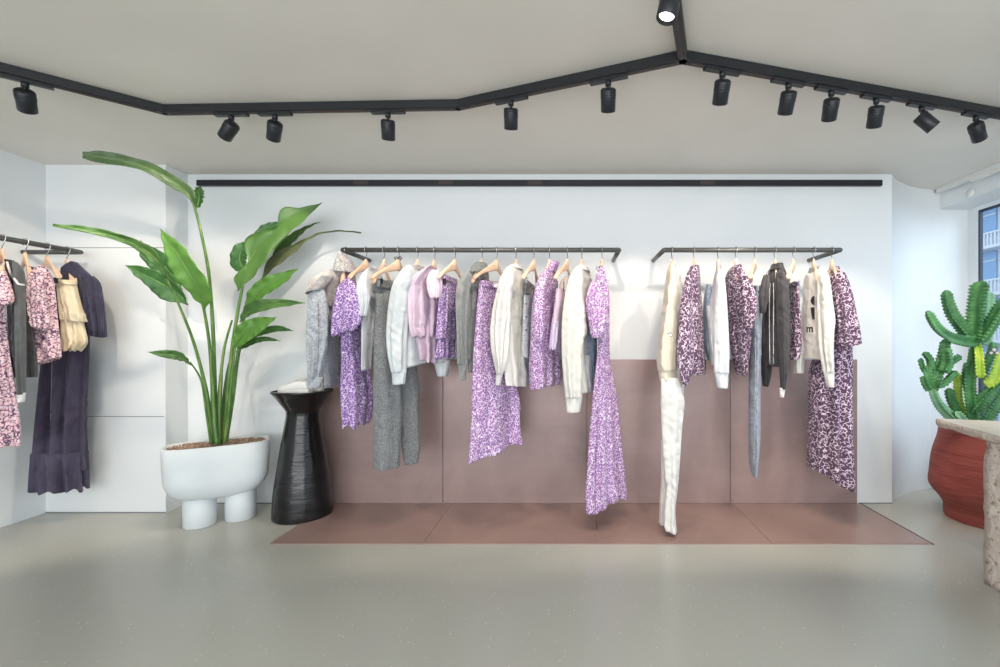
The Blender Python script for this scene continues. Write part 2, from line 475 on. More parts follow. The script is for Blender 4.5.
# ------------------------------------------------------------------ room
def struct(o): o['kind'] = 'structure'; return o
LX, RXW, YB, YP, YN = -3.54, 3.16, 3.30, 3.12, -3.6
def floor_and_shell():
    # alcove outline
    alc = cat([(2.30, 3.30), (2.40, 3.40), (2.60, 3.54), (2.84, 3.635), (3.16, 3.67)], 6)
    pts = [(LX-.02, YN)] + [(LX-.02, YP+.02), (-2.73, YP+.02), (-2.73, YB+.02)] + [(x, y+.02) for x, y in alc] + [(RXW+.0, YN)]
    n_ = len(pts)
    mb = MB(); mb.poly([(x, y, 0) for x, y in pts] + [(x, y, -.1) for x, y in pts], [tuple(range(n_-1, -1, -1)), tuple(range(n_, 2*n_))] + [(i, (i+1) % n_, n_+(i+1) % n_, n_+i) for i in range(n_)])
    struct(mb.build('floor', 'floor'))
    mb = MB(); mb.poly([(x, y, CEIL) for x, y in pts] + [(x, y, CEIL+.12) for x, y in pts], [tuple(range(n_)), tuple(range(2*n_-1, n_-1, -1))] + [((i+1) % n_, i, n_+i, n_+(i+1) % n_) for i in range(n_)])
    struct(mb.build('ceiling', 'ceiling'))
    mb = MB(); mb.box(-2.73, 2.30, YB, YB+.12, 0, CEIL); struct(mb.build('wall_back', 'wall'))
    # alcove wall
    mb = MB(); q = [(2.30, 3.30)] + alc[1:]
    front = [(x, y) for x, y in q]; back = [(x-.0, y+.12) for x, y in q]
    for i in range(len(front)-1):
        a, b, c, d = front[i], front[i+1], back[i+1], back[i]
        mb.poly([(a[0], a[1], 0), (b[0], b[1], 0), (b[0], b[1], CEIL), (a[0], a[1], CEIL), (d[0], d[1], 0), (c[0], c[1], 0), (c[0], c[1], CEIL), (d[0], d[1], CEIL)],
                [(0, 1, 2, 3), (5, 4, 7, 6)])
    struct(mb.build('wall_alcove', 'wall', smooth=True))
    mb = MB(); mb.box(LX, -2.73, YP, YB+.12, 0, CEIL); struct(mb.build('wall_pillar', 'wall'))
    mb = MB(); mb.box(LX-.12, LX, YN, YB+.12, 0, CEIL); struct(mb.build('wall_left', 'wall'))
    # panel joints of the white cladding
    for i, (z, x0) in enumerate(((1.79, LX), (.65, LX))):
        mb = MB(); mb.box(x0, -2.74, YP-.0015, YP+.001, z-.002, z+.002); struct(mb.build('trim_%d' % (i+1), 'groove'))
    # dark strips painted in as the shadow line at the wall foot, no baseboard
    mb = MB(); mb.box(-2.72, -1.81, YB-.003, YB, 0, .006); mb.box(2.06, 2.30, YB-.003, YB, 0, .006); struct(mb.build('foot_shade_back', 'groove'))
    mb = MB(); mb.box(LX, -2.73, YP-.003, YP, 0, .006); struct(mb.build('foot_shade_pillar', 'groove'))
    # window wall on the right: sill wall, header soffit, piers
    mb = MB(); mb.box(RXW, RXW+.04, YN, 3.80, -.1, .38); mb.box(RXW, RXW+.04, YN, 3.80, 2.22, CEIL+.12)
    mb.box(RXW, RXW+.04, 3.60, 3.80, .38, 2.22); mb.box(RXW, RXW+.04, YN, YN+.5, .38, 2.22)
    struct(mb.build('wall_right', 'wall'))
    mb = MB(); mb.box(2.92, RXW-.001, YN, 3.68, 2.20, CEIL+.01); struct(mb.build('trim_3', 'wall'))
floor_and_shell()

# windows in the right wall
def window(idx, y0, y1):
    x0, x1 = RXW-.006, RXW+.034
    fr = MB()
    for a, b, c, d in ((y0, y1, .38, .43), (y0, y1, 2.17, 2.22), (y0, y0+.045, .43, 2.17), (y1-.025, y1, .43, 2.17)): fr.box(x0, x1, a, b, c, d)
    f = struct(fr.build('window_%d' % idx, 'window_frame'))
    g = MB(); yy0, yy1 = y0+.045, y1-.025
    for a, b, c, d in ((yy0, yy1, .43, .445), (yy0, yy1, 2.155, 2.17), (yy0, yy0+.014, .445, 2.155), (yy1-.014, yy1, .445, 2.155)): g.box(x0+.006, x0+.03, a, b, c, d)
    g.build('gasket', 'gasket', f)
    g = MB(); g.box(x0+.015, x0+.02, yy0+.01, yy1-.01, .44, 2.16); g.build('pane', glass, f)
gn = N('window_glass'); t_ = gn.t; t_.nodes.remove(gn.b)
tr = t_.nodes.new('ShaderNodeBsdfTransparent'); tr.inputs[0].default_value = (.93, .97, 1, 1); gl = t_.nodes.new('ShaderNodeBsdfGlossy'); gl.inputs['Roughness'].default_value = .02
mx = t_.nodes.new('ShaderNodeMixShader'); mx.inputs[0].default_value = .06
t_.links.new(tr.outputs[0], mx.inputs[1]); t_.links.new(gl.outputs[0], mx.inputs[2])
t_.links.new(mx.outputs[0], t_.nodes['Material Output'].inputs[0]); glass = gn.m
for i, (a, b) in enumerate(((2.30, 3.60), (.95, 2.30), (-.4, .95), (-1.75, -.4), (-3.1, -1.75))): window(i+1, a, b)

# wall panels and floor tiles
PXS = [-1.80, -.905, .12, 1.14, 2.045]
for i in range(4):
    a, b = PXS[i]+.0015, PXS[i+1]-.0015
    mb = MB(); mb.box(a, b, YB-.014, YB-.0005, .004, 1.028)
    o = bevel(mb.build('wall_panel', 'mauve_panel'), .0015, 1)
    tag(o, ['mauve metallic wall panel behind the black pedestal, leftmost of four', 'mauve wall panel left of the middle, behind the long grey trousers and skirt',
            'mauve wall panel behind the longest purple dress and cream trousers', 'mauve wall panel at the right end behind the dark floral dress'][i], 'wall panel', 'mauve wall panels')
TXS = [-1.715, -.84, .17, 1.155, 2.065]
for i in range(4):
    a, b = TXS[i]+.0015, TXS[i+1]-.0015
    mb = MB(); mb.box(a, b, 2.635, YB-.016, .0005, .004)
    o = mb.build('floor_tile', 'mauve_tile')
    tag(o, ['mauve floor tile touching the black pedestal, leftmost of four', 'mauve floor tile under the grey trousers and long skirt, second from left',
            'mauve floor tile under the long cream trousers', 'mauve floor tile at the right end under the dark floral dress'][i], 'floor tile', 'mauve floor tiles')
mb = MB(); mb.box(2.065, 2.072, 2.63, YB, .0003, .005); struct(mb.build('trim_4', 'seam'))

# linear black slot above the rails
mb = MB(); x0, x1 = WX(197, YB-.02), WX(882, YB-.02); z0 = WZ(184, YB)
t = thing('linear_light_track', ((x0+x1)/2, YB, z0), 'long thin black wall track high above the clothes rails', 'light track')
mb.box(x0, x1, YB-.03, YB-.001, z0-.02, z0+.021); bevel(mb.build('housing', 'black_metal', t), .003, 1)
for xx in (WX(363, YB), WX(447, YB), WX(535, YB), WX(706, YB)):
    mb = MB(); mb.box(xx-.05, xx+.05, YB-.034, YB-.028, z0-.014, z0+.012); mb.build('insert', 'seam', t)

# ceiling tracks
ZT = CEIL-.022
def onz(px, py, z):
    Y = (z-HC)*F/(CY-py); return Vector((WX(px, Y), Y, z))
nodes = [onz(-60, 53, ZT), onz(165, 110, ZT), onz(458, 105, ZT), onz(683, 57, ZT)]
branches = [(nodes[0], nodes[1]), (nodes[1], nodes[2]), (nodes[2], nodes[3]), (nodes[3], onz(663, -90, ZT)), (nodes[3], onz(1040, 121, ZT))]
names = ['black ceiling track running from the upper left corner to the left bend', 'black ceiling track in the middle left, between its two bends',
         'black ceiling track rising from the middle bend to the junction', 'short black ceiling track running forward from the junction',
         'black ceiling track from the junction to the right edge, carrying six spotlights']
for i, (a, b) in enumerate(branches):
    d = (b-a).normalized(); t = thing('ceiling_track', (a+b)/2, names[i], 'light track', 'black ceiling tracks')
    mb = MB(); mb.bar(a-d*.012, b+d*.012, .038, .042); bevel(mb.build('track_body', 'black_metal', t), .003, 1)
    mb = MB(); mb.bar(a+d*.03-Vector((0, 0, .0225)), b-d*.03-Vector((0, 0, .0225)), .012, .004); mb.build('slot', 'seam', t)
# spotlights: (track px,py, body top px,py, body bottom px,py, aim point, label)
def spot(trk, top, bot, aim, label, br, energy=1.0, face=False):
    a, b = branches[br]; z = ZT-.03
    # point on the track nearest to the pixel column
    best = min((abs(CX+F*(a+(b-a)*(k/400)).x/(a+(b-a)*(k/400)).y-trk[0])+.3*abs(CY-F*(ZT-HC)/(a+(b-a)*(k/400)).y-trk[1]), k) for k in range(401))[1]
    p = a+(b-a)*(best/400); d = (b-a).normalized(); p.z = CEIL-.043
    t = thing('track_spotlight', p, label, 'spotlight', 'black track spotlights')
    mb = MB(); mb.bar(p-d*.085-Vector((0, 0, .008)), p+d*.085-Vector((0, 0, .008)), .03, .014); bevel(mb.build('adapter', 'black_metal', t), .002, 1)
    mb = MB(); mb.tube([p-Vector((0, 0, .012)), p-Vector((0, 0, .035))], .013, 14)
    piv = p-Vector((0, 0, .047)); mb.tube([p-Vector((0, 0, .03)), piv], .006, 8); mb.build('stem', 'black_metal', t, True)
    Y = piv.y
    # axis direction
    ax = (Vector(aim)-piv).normalized()
    c0 = piv-ax*.018+Vector((0, 0, -.02)); c1 = c0+ax*.092
    R = .0325
    def ring(c, r, n=24):
        u = ax.cross(Vector((0, 0, 1))); u = u.normalized() if u.length > .05 else Vector((1, 0, 0)); w = ax.cross(u)
        return [c+(u*math.cos(q)+w*math.sin(q))*r for q in [2*PI*k/n for k in range(n)]]
    mb = MB(); mb.rings([ring(c0, R*.86), ring(c0+ax*.004, R), ring(c1-ax*.002, R), ring(c1, R*.95), ring(c1-ax*.001, R*.84), ring(c1-ax*.014, R*.76)])
    body = mb.build('lamp_body', 'black_metal', t, True)
    for k in range(4):
        mb = MB(); q = c0+ax*(.008+.009*k); mb.rings([ring(q, R*.9), ring(q, R*1.05), ring(q+ax*.0035, R*1.05), ring(q+ax*.0035, R*.9)]); mb.build('cooling_fin', 'black_metal', body, True)
    mb = MB(); mb.rings([ring(c1-ax*.012, R*.72), ring(c1-ax*.010, R*.72)]); mb.build('lens', 'lamp_glow', t, True)
    L = bpy.data.lights.new('spot_beam', 'SPOT'); L.energy = energy*SPOTW; L.spot_size = math.radians(72); L.spot_blend = .35; L.shadow_soft_size = .014
    L.color = (1, .87, .72)
    lo = bpy.data.objects.new('spot_beam', L); COL.objects.link(lo); lo.parent = t
    lo.location = (c1+ax*.004)-p; lo.rotation_euler = ax.to_track_quat('-Z', 'Y').to_euler()
n = N('lamp_glow'); n.b.inputs['Emission Color'].default_value = (1, .94, .85, 1); n.b.inputs['Emission Strength'].default_value = 5; M['lamp_glow'] = n.m
SPOTW = 26.0
SP = [
 ((25, 74), (22, 85), (23, 105), (-3.3, 3.1, .8), 'black spotlight at the far left, alone on the left track', 0, 1.2),
 ((231, 118), (231, 124), (232, 138), (-2.9, 2.9, 1.3), 'black spotlight tilted left, above the tall plant', 1, .9),
 ((275, 117), (275, 120), (276, 137), (-2.3, 3.3, 1.0), 'small black spotlight right of the tilted one above the plant', 1, .9),
 ((388, 115), (390, 118), (391, 135), (-1.2, 3.2, .8), 'black spotlight above the left part of the long rail, alone between bends', 1, 1.0),
 ((511, 101), (510, 105), (510, 124), (-.4, 3.2, .7), 'black spotlight just right of the middle track bend', 2, 1.0),
 ((608, 82), (606, 88), (606, 108), (.25, 3.2, .8), 'black spotlight halfway up the rising middle track', 2, 1.0),
 ((668, -32), (666, 0), (664, 26), (-.15, 1.4, 0), 'black spotlight with lit lens at the top edge, near the junction', 3, .7),
 ((722, 73), (728, 78), (722, 98), (.75, 3.2, .8), 'black spotlight nearest the junction on the right track', 4, 1.0),
 ((788, 84), (791, 90), (787, 109), (1.1, 3.2, .8), 'black spotlight second from the junction on the right track', 4, 1.0),
 ((831, 92), (833, 96), (830, 116), (1.5, 3.2, .8), 'black spotlight third from the junction on the right track', 4, .9),
 ((876, 100), (878, 104), (874, 124), (1.8, 3.2, .7), 'black spotlight fourth from the junction on the right track', 4, .9),
 ((922, 107), (923, 110), (930, 124), (3.0, 1.9, .8), 'black spotlight with a lit lens showing, turned right, on the right track', 4, .6),
 ((976, 115), (978, 118), (982, 132), (3.1, 3.0, 1.0), 'black spotlight at the right edge of the photo, above the window', 4, .6)]
for a in SP: spot(*a)

# clothes rails
def rail(name, label, pts, m='dark_rail', r=.0155):
    t = thing(name, pts[1], label, 'clothes rail')
    mb = MB(); mb.tube([pts[1]+(pts[1]-pts[2]).normalized()*-.0, pts[2]], r, 14); mb.build('rail_bar', m, t, True)
    for a, b in ((pts[0], pts[1]), (pts[3], pts[2])):
        mb = MB(); mb.tube([a, b], r*.97, 14)
        mb.lathe((0, 0), [(0, 0)]) if False else None
        d = (b-a).normalized(); mb.tube([b-d*.004, b+d*.0, b+d*.009, b+d*.0145], [r*.97, r, r*.8, r*.3], 14)
        mb.build('bracket', m, t, True)
    return t
def V3(x, y, z): return Vector((x, y, z))
xa, xb = WX(343, RY), WX(619, RY)
rail('garment_rail', 'long black wall-mounted clothes rail holding the purple and white garments', [V3(xa, YB, RZ), V3(xa, RY, RZ), V3(xb, RY, RZ), V3(xb, YB, RZ)])
xa, xb = WX(664, RY), WX(840, RY)
rail('garment_rail', 'shorter black clothes rail on the right of the back wall', [V3(xa, YB, RZ), V3(xa, RY, RZ), V3(xb, RY, RZ), V3(xb, YB, RZ)])
LRX = -3.17
rail('garment_rail', 'black clothes rail on the left wall, cut off by the photo edge', [V3(LX, 1.9, RZ), V3(LRX, 1.9, RZ), V3(LRX, 2.99, RZ), V3(LX, 2.99, RZ)])

# ------------------------------------------------------------------ hangers on the long rail
def hx(px, near, **kw):
    X = WX(px, RY); return WX(near, RY-.185)-X
A_H = [(346, 338, 'hanger under the grey denim jacket, leftmost on the long rail', dict(worn=True)),
 (366, 349, 'wooden hanger holding the short-sleeved purple dress beside the denim jacket', {}),
 (384, 362, 'wooden hanger under the white ruffled sleeveless top', dict(worn=True)),
 (398.5, 371, 'wooden hanger with a dark bow and clips holding the grey tweed trousers', dict(clips=True, bow=True)),
 (417.5, 398, 'wooden hanger under the white long-sleeved sweater', dict(worn=True)),
 (434.5, 414, 'wooden hanger under the pink ruffled blouse', dict(worn=True)),
 (455, 438, 'wooden hanger clipped to the short tiered purple skirt', dict(clips=True)),
 (482, 462, 'wooden hanger under the grey linen blouse', dict(worn=True)),
 (497, 474, 'wooden hanger with clips holding the long purple skirt', dict(clips=True)),
 (516, 500, 'wooden hanger under the white full-sleeved blouse', dict(worn=True)),
 (534, 523, 'wooden hanger holding the grey top with dark lace neck', {}),
 (549.5, 535, 'wooden hanger hidden in the high-necked purple dress', dict(worn=True)),
 (567.5, 555, 'wooden hanger with a bare left arm above the pale pink top', {}),
 (582, 568, 'wooden hanger under the off-white hooded sweatshirt', dict(worn=True)),
 (602, 592, 'rightmost wooden hanger on the long rail, above the longest purple dress', dict(worn=True))]
for px, nr, lab, kw in A_H: hanger(WX(px, RY), RY, lab, 'a', hx(px, nr), **kw)
B_H = [(672, 668, 'leftmost wooden hanger on the short rail, under the cream tunic', dict(worn=True)),
 (694, 688, 'wooden hanger under the narrow floral blouse beside the cream tunic', dict(worn=True)),
 (718, 720, 'wooden hanger under the white sweatshirt on the short rail', dict(worn=True)),
 (736, 742, 'wooden hanger under the floral blouse with a puffed sleeve', dict(worn=True)),
 (755, 750, 'wooden hanger holding the long grey-blue jeans', {}),
 (775, 781, 'wooden hanger under the charcoal blouse with white piping', dict(worn=True)),
 (793.6, 788, 'wooden hanger above the small floral skirt', {}),
 (814, 824, 'wooden hanger under the cream sweatshirt with black lettering', dict(worn=True)),
 (832, 846, 'rightmost wooden hanger on the short rail, under the dark floral dress', dict(worn=True))]
for px, nr, lab, kw in B_H: hanger(WX(px, RY), RY, lab, 'b', hx(px, nr), **kw)
C_H = [(-12, 8, 'hanger at the photo edge holding the pink floral dress', {}),
 (2, 24, 'wooden hanger under the slate blouse with white trim', dict(worn=True)),
 (25, 49, 'wooden hanger under the pink floral top on the left rail', dict(worn=True)),
 (47, 78, 'wooden hanger with black clips holding the cream ruffled skirt', dict(clips=True)),
 (67, 92, 'wooden hanger under the long navy dress', dict(worn=True))]
CY_ = []
for px, nr, lab, kw in C_H:
    Y = -LRX*F/(CX-px); CY_.append(Y)
    dx = .17; Yn = Y-.07
    hanger(LRX, Y, lab, 'c', dx, -.085, **kw)

# ------------------------------------------------------------------ garments on the long rail
YN_ = RY-.15
def G(hook, name, label, catg, Y=RY): return garment(name, hook, label, catg, Y)
# 1 denim jacket
g = G(346, 'denim_jacket', 'grey acid-wash denim jacket hanging at the left end of the long rail', 'jacket')
b, bv = loft('jacket_body', 'acid_denim', g, [(274, 333, 353), (281, 318, 355), (290, 311, 352), (305, 309, 346), (325, 316, 345), (350, 321, 344), (384, 324, 344)], 2.93, .15, .75, 5, .002, .006, seed=1)
y, yv = loft('shoulder_yoke', 'acid_denim_beige', g, [(270, 334, 355), (277, 318, 356), (287, 309, 356), (296, 308, 352), (306, 309, 349)], 2.92, .16, .75, 5, .002, .004, seed=2, tilt=-10)
s1, sv = loft('sleeve', 'acid_denim', g, [(288, 311, 323), (296, 308, 327), (312, 307, 329), (330, 306, 329), (350, 306, 327), (366, 307, 324), (378, 307, 322)], 2.735, .045, .2, 4, .002, .007, seed=3)
c1, _ = loft('cuff', 'acid_denim', s1, [(377, 306.5, 323), (388, 306.5, 321)], 2.735, .043, .2, 4, .001, .002, seed=3)
loft('shoulder_flap', 'acid_denim_beige', g, [(276, 322, 334), (281, 314, 332), (286, 308, 329), (292, 305, 325)], 2.735, .07, .3, 4, .002, .004, seed=4, tilt=5)
loft('collar', 'speckled_collar', g, [(253.5, 338, 347), (258, 336, 351), (264, 334, 355), (271, 332, 358), (273, 334, 357)], 2.90, .07, .5, 3, .001, .003, seed=5, top=.8)
for q in (300, 318, 336, 354): button_on('button', bv, 339, q, .006, 'chrome', b)
line_on('seam', sv, [(318, 296), (319, 340), (317, 376)], .0012, 'dark_lace', s1)
loft('hem_band', 'acid_denim', g, [(376, 323.5, 344.5), (386, 324, 344.5)], 2.93, .152, .75, 5, .003, .004, seed=1)
# 2 purple dress with short flutter sleeve
g = G(366, 'short_sleeved_dress', 'purple floral dress with a short flutter sleeve, beside the grey denim jacket', 'dress')
b, bv = loft('dress_body', 'purple_print', g, [(277, 347, 354), (284, 342, 358), (292, 340, 361), (305, 339, 363), (322, 340, 364), (345, 341, 365), (365, 341, 368), (385, 340, 372), (405, 341, 373), (424, 342, 371)], 2.91, .14, .7, 8, .002, .014, seed=11, hem=.012, hemk=7, tilt=-3)
sl, sv = loft('sleeve', 'purple_print', g, [(280, 344, 353), (288, 337, 357), (300, 334, 361), (313, 332, 363), (324, 331, 362), (333, 331, 355)], 2.74, .05, .3, 6, .002, .012, seed=12, tilt=7, hem=.005)
line_on('waist_seam', bv, [(341, 346), (352, 347), (364, 346)], .002, 'purple_print', b)
# 3 white ruffled top
g = G(384, 'sleeveless_top', 'white sleeveless top with a ruffled armhole, left of the grey tweed trousers', 'top')
b, bv = loft('top_body', 'white_cloth', g, [(268, 371, 379), (274, 363, 382), (283, 359, 384), (295, 360, 384), (315, 361, 381), (340, 361, 378), (369, 361, 376)], 2.92, .14, .75, 7, .002, .008, seed=21)
rf, _ = loft('ruffle', 'white_cloth', g, [(275, 361, 368), (284, 357, 368), (296, 356, 370), (305, 358, 369), (316, 360, 367)], 2.755, .03, .3, 9, .002, .006, seed=22, hem=.004)
line_on('seam', bv, [(369, 283), (370, 320), (369, 366)], .0016, 'white_cloth', b)
line_on('lace_edge', bv, [(362, 335), (368, 333), (374, 332)], .002, 'white_trim', b)
# 4 tweed trousers
g = G(398.5, 'tweed_trousers', 'long grey tweed trousers clipped to a hanger with a dark bow', 'trousers')
b, bv = loft('seat', 'grey_tweed', g, [(287, 377, 397), (300, 376, 399), (320, 375, 402), (345, 374, 408)], 2.92, .13, .6, 4, .001, .006, seed=31)
wb, wv = loft('waistband', 'grey_tweed', g, [(282.5, 378, 396.5), (289.5, 377, 397.5)], 2.92, .135, .6, 4, .001, .001, seed=31, top=1)
l1, lv = loft('trouser_leg', 'grey_tweed', g, [(330, 373.5, 394), (350, 373.5, 397), (380, 373.5, 400), (410, 373.5, 402), (440, 373.5, 401), (468, 373.5, 400)], 2.845, .06, .45, 3, .003, .007, seed=32)
l2, _ = loft('trouser_leg', 'grey_tweed', g, [(335, 390, 411), (360, 393, 416), (385, 396, 419), (405, 398, 419.5), (430, 400, 420), (450, 402, 420), (463, 405, 418)], 3.0, .055, .45, 3, .003, .007, seed=33)
line_on('crease', lv, [(388, 340), (389, 400), (389, 466)], .0016, 'grey_tweed', l1)
button_on('button', wv, 380.5, 285.5, .005, 'black_metal', wb)
line_on('pocket_edge', bv, [(382, 292), (380, 306), (378, 316)], .0018, 'grey_tweed', b)
for q in (381, 390): line_on('belt_loop', wv, [(q, 282.7), (q, 289.5)], .0025, 'grey_tweed', wb, .002)
# 5 white sweater
g = G(417.5, 'long_sleeved_sweater', 'white long-sleeved sweater in front of the grey trousers, sleeve ending in a ribbed cuff', 'sweater')
b, bv = loft('sweater_body', 'white_knit', g, [(267, 407, 424), (272, 401, 430), (282, 396, 436), (300, 396, 437), (325, 400, 438), (345, 402, 438), (364, 402, 438)], 2.925, .14, .75, 5, .002, .007, seed=41, tilt=8)
s1, sv = loft('sleeve', 'white_knit', g, [(270, 403, 413), (276, 397, 415), (286, 392, 413), (300, 389, 411), (318, 387, 409), (338, 386, 407.5), (355, 387.5, 407), (372, 391, 406.5)], 2.745, .045, .3, 4, .001, .008, seed=42)
loft('cuff', 'white_knit', s1, [(370.5, 391.5, 406.5), (384, 392.5, 405)], 2.745, .036, .3, 9, .001, .001, seed=43, wr=.001)
s2, _ = loft('sleeve', 'white_knit', g, [(330, 425, 438), (345, 428, 444), (362, 433, 449)], 3.03, .04, .3, 4, .001, .004, seed=44)
loft('cuff', 'white_knit', s2, [(360, 433, 450), (376, 437.5, 448.5)], 3.03, .036, .3, 9, .001, .001, seed=45, wr=.001)
loft('neckband', 'acid_denim_beige', g, [(266, 411, 425), (270.5, 409, 428)], 2.92, .075, .6, 3, 0, .001, seed=46, top=.9, label='grey inner neckband')
# 6 pink blouse
g = G(434.5, 'ruffled_blouse', 'pale pink blouse with a scalloped cape collar, overlapping the white sweater', 'blouse')
b, bv = loft('blouse_body', 'pink_cloth', g, [(272, 428, 439), (285, 414, 441), (310, 412, 441), (335, 414, 440), (350, 418, 439), (361, 419, 438)], 2.925, .13, .75, 8, .002, .012, seed=51, hem=.006, tilt=-5)
c, cv = loft('cape_collar', 'pink_cloth', g, [(267.5, 430, 437), (272, 422, 440), (278, 414, 441), (284, 409, 440), (296, 407, 440), (312, 407.5, 440), (328, 409, 438), (337, 411, 437)], 2.895, .155, .75, 9, .003, .014, seed=52, hem=.006, hemk=13)
f_, _ = loft('yoke_frill', 'pink_cloth', g, [(270, 431, 438), (278, 427, 442), (288, 427, 442.5), (298, 430, 441)], 2.785, .03, .1, 7, .002, .006, seed=53, hem=.003)
line_on('shoulder_piping', cv, [(409, 284), (417, 282), (424, 287), (430, 297)], .0022, 'pink_cloth', c)
# 7 tiered mini skirt
g = G(455, 'tiered_skirt', 'short purple floral skirt in two tiers, right of the pink blouse', 'skirt')
b, bv = loft('upper_tier', 'purple_print', g, [(281, 441, 457), (300, 439, 457.5), (320, 437, 458), (339, 435.5, 457.5)], 2.92, .13, .7, 9, .001, .010, seed=61, top=1)
loft('lower_tier', 'purple_print', g, [(334, 438, 456), (346, 436.5, 455), (358, 434.5, 455)], 2.92, .115, .7, 9, .003, .012, seed=62, hem=.003, top=1)
loft('waistband', 'rosy_print', g, [(277.5, 441, 457.5), (282.5, 440.7, 457.7)], 2.92, .133, .7, 5, .001, .001, seed=63, top=1)
loft('strap', 'purple_print', g, [(273, 443, 446), (280, 443, 446)], 2.84, .006, 0, 2, 0, 0, seed=64, top=1)
# 8 grey linen blouse
g = G(482, 'linen_blouse', 'grey linen blouse with long sleeves, between the tiered skirt and the long purple skirt', 'blouse')
b, bv = loft('blouse_body', 'grey_linen', g, [(268, 473, 488), (274, 467, 489), (283, 460, 489), (300, 458, 487), (325, 458, 484), (350, 459, 478), (364, 460, 474)], 2.94, .13, .75, 7, .002, .010, seed=71)
s1, sv = loft('sleeve', 'grey_linen', g, [(275, 463, 472), (283, 457.5, 471), (300, 455.5, 469), (320, 456, 468), (345, 457, 467), (364, 457, 468)], 2.75, .035, .3, 5, .002, .008, seed=72)
loft('cuff', 'grey_linen', s1, [(363, 458, 467), (380, 460, 466)], 2.75, .026, .3, 4, .001, .002, seed=73)
s2, s2v = loft('sleeve', 'grey_linen', g, [(283, 464, 477), (310, 466, 477), (340, 466, 475), (360, 467, 474)], 2.83, .04, .3, 5, .002, .006, seed=74)
loft('cuff', 'grey_linen', s2, [(358, 467, 474), (372, 468.5, 473)], 2.83, .026, .3, 4, .001, .002, seed=75)
loft('collar', 'grey_linen', g, [(263, 476, 487), (268, 471, 489), (273, 470, 488)], 2.90, .07, .5, 3, .001, .003, seed=76, top=.8)
line_on('placket', s2v, [(472, 290), (472, 330), (471, 356)], .0022, 'slate_cloth', s2)
# 9 long purple skirt
g = G(497, 'long_skirt', 'long purple floral skirt flaring to an uneven hem, middle of the long rail', 'skirt')
b, bv = loft('skirt_body', 'rosy_print', g, [(287, 479, 500), (305, 477, 500), (330, 475, 500), (355, 473, 505), (380, 472, 513), (405, 471.5, 520), (425, 470, 520), (440, 469, 521), (451, 468, 523)], 2.91, .15, .65, 6, .001, .022, seed=81, tilt=13, hem=.006, hemk=6, top=1)
wb, wv = loft('waistband', 'rosy_print', g, [(283.5, 480, 500.5), (289, 479.5, 501)], 2.91, .155, .65, 6, .001, .001, seed=81, top=1)
button_on('button', wv, 482.5, 286.5, .005, 'black_metal', wb)
mb = MB(); p_ = W(497, 285, 2.76); mb.box(p_.x-.02, p_.x+.02, p_.y+.005, p_.y+.008, p_.z-.012, p_.z+.008); mb.build('care_tag', 'white_cloth', g)
line_on('yoke_seam', bv, [(477, 309), (488, 312), (499, 311)], .0018, 'purple_print', b)
# 10 white blouse
g = G(516, 'full_sleeved_blouse', 'white blouse with a full gathered sleeve, in front of the long purple skirt', 'blouse')
b, bv = loft('blouse_body', 'cream_silk', g, [(267, 510, 522), (272, 504, 525), (281, 500, 526.5), (300, 499, 526), (325, 499, 525.5), (350, 501, 526.5), (370, 504, 528), (385, 506, 527)], 2.925, .14, .7, 8, .001, .014, seed=91, tilt=-4)
s1, sv = loft('sleeve', 'cream_silk', g, [(272, 504, 514), (281, 499, 514), (295, 495.5, 512), (312, 492, 511), (330, 490, 510), (348, 491, 509), (362, 493.5, 507), (374, 496.5, 503)], 2.74, .05, .35, 5, .001, .012, seed=92)
loft('cuff', 'cream_silk', s1, [(373, 496.5, 503), (385, 495.5, 500.5)], 2.74, .022, .3, 4, .001, .002, seed=93)
loft('collar', 'cream_silk', g, [(265.5, 512, 522), (269, 510, 523)], 2.92, .06, .5, 3, .001, .002, seed=94, top=.9)
line_on('bib_seam', bv, [(512, 296), (518, 304), (525, 306)], .0018, 'cream_silk', b)
line_on('placket', bv, [(519, 272), (519, 320), (520, 378)], .002, 'cream_silk', b)
loft('shirt_tail', 'pale_blue', g, [(345, 521, 530), (365, 521, 530.5), (384, 521.5, 529)], 3.01, .05, .3, 3, .001, .005, seed=95, label='pale blue back hem')
# 11 grey top with lace
g = G(534, 'lace_neck_top', 'grey acid-wash top with dark lace neckline, right of the white blouse', 'top')
b, bv = loft('top_body', 'acid_denim', g, [(291, 524, 535), (310, 523, 535), (335, 522, 535), (352, 522, 534), (358, 524, 533)], 2.93, .12, .7, 5, .001, .006, seed=101, tilt=-3, top=1)
loft('lace_neckline', 'dark_lace', g, [(281, 525, 530), (285, 524.5, 535), (296, 523.5, 535)], 2.93, .125, .7, 9, .002, .003, seed=102, top=1)
for q in (304, 317, 330): button_on('button', bv, 526, q, .006, 'black_metal', b)
loft('strap', 'acid_denim', g, [(277, 525, 527.5), (283, 525, 527.5)], 2.79, .006, 0, 2, 0, 0, seed=104, top=1)
# 12 high-necked purple dress
g = G(549.5, 'high_necked_dress', 'purple floral dress with a standing ruffled neck, knee-length hem behind the pale pink top', 'dress')
b, bv = loft('dress_body', 'rosy_print', g, [(270, 546, 556), (276, 541, 557), (286, 536, 557), (300, 533, 557), (320, 531, 556), (345, 530, 558), (365, 529, 560), (386, 530, 561)], 2.93, .15, .7, 9, .002, .012, seed=111, tilt=3, hem=.003)
loft('neck_ruffle', 'rosy_print', g, [(262, 550, 559.5), (267, 548.5, 558), (272, 547, 556)], 2.92, .05, .3, 6, .004, .002, seed=112, top=1)
s1, _ = loft('sleeve', 'rosy_print', g, [(277, 540, 548), (290, 535, 546), (312, 533, 545), (335, 534, 544), (341, 535, 541)], 2.76, .035, .3, 5, .002, .006, seed=113)
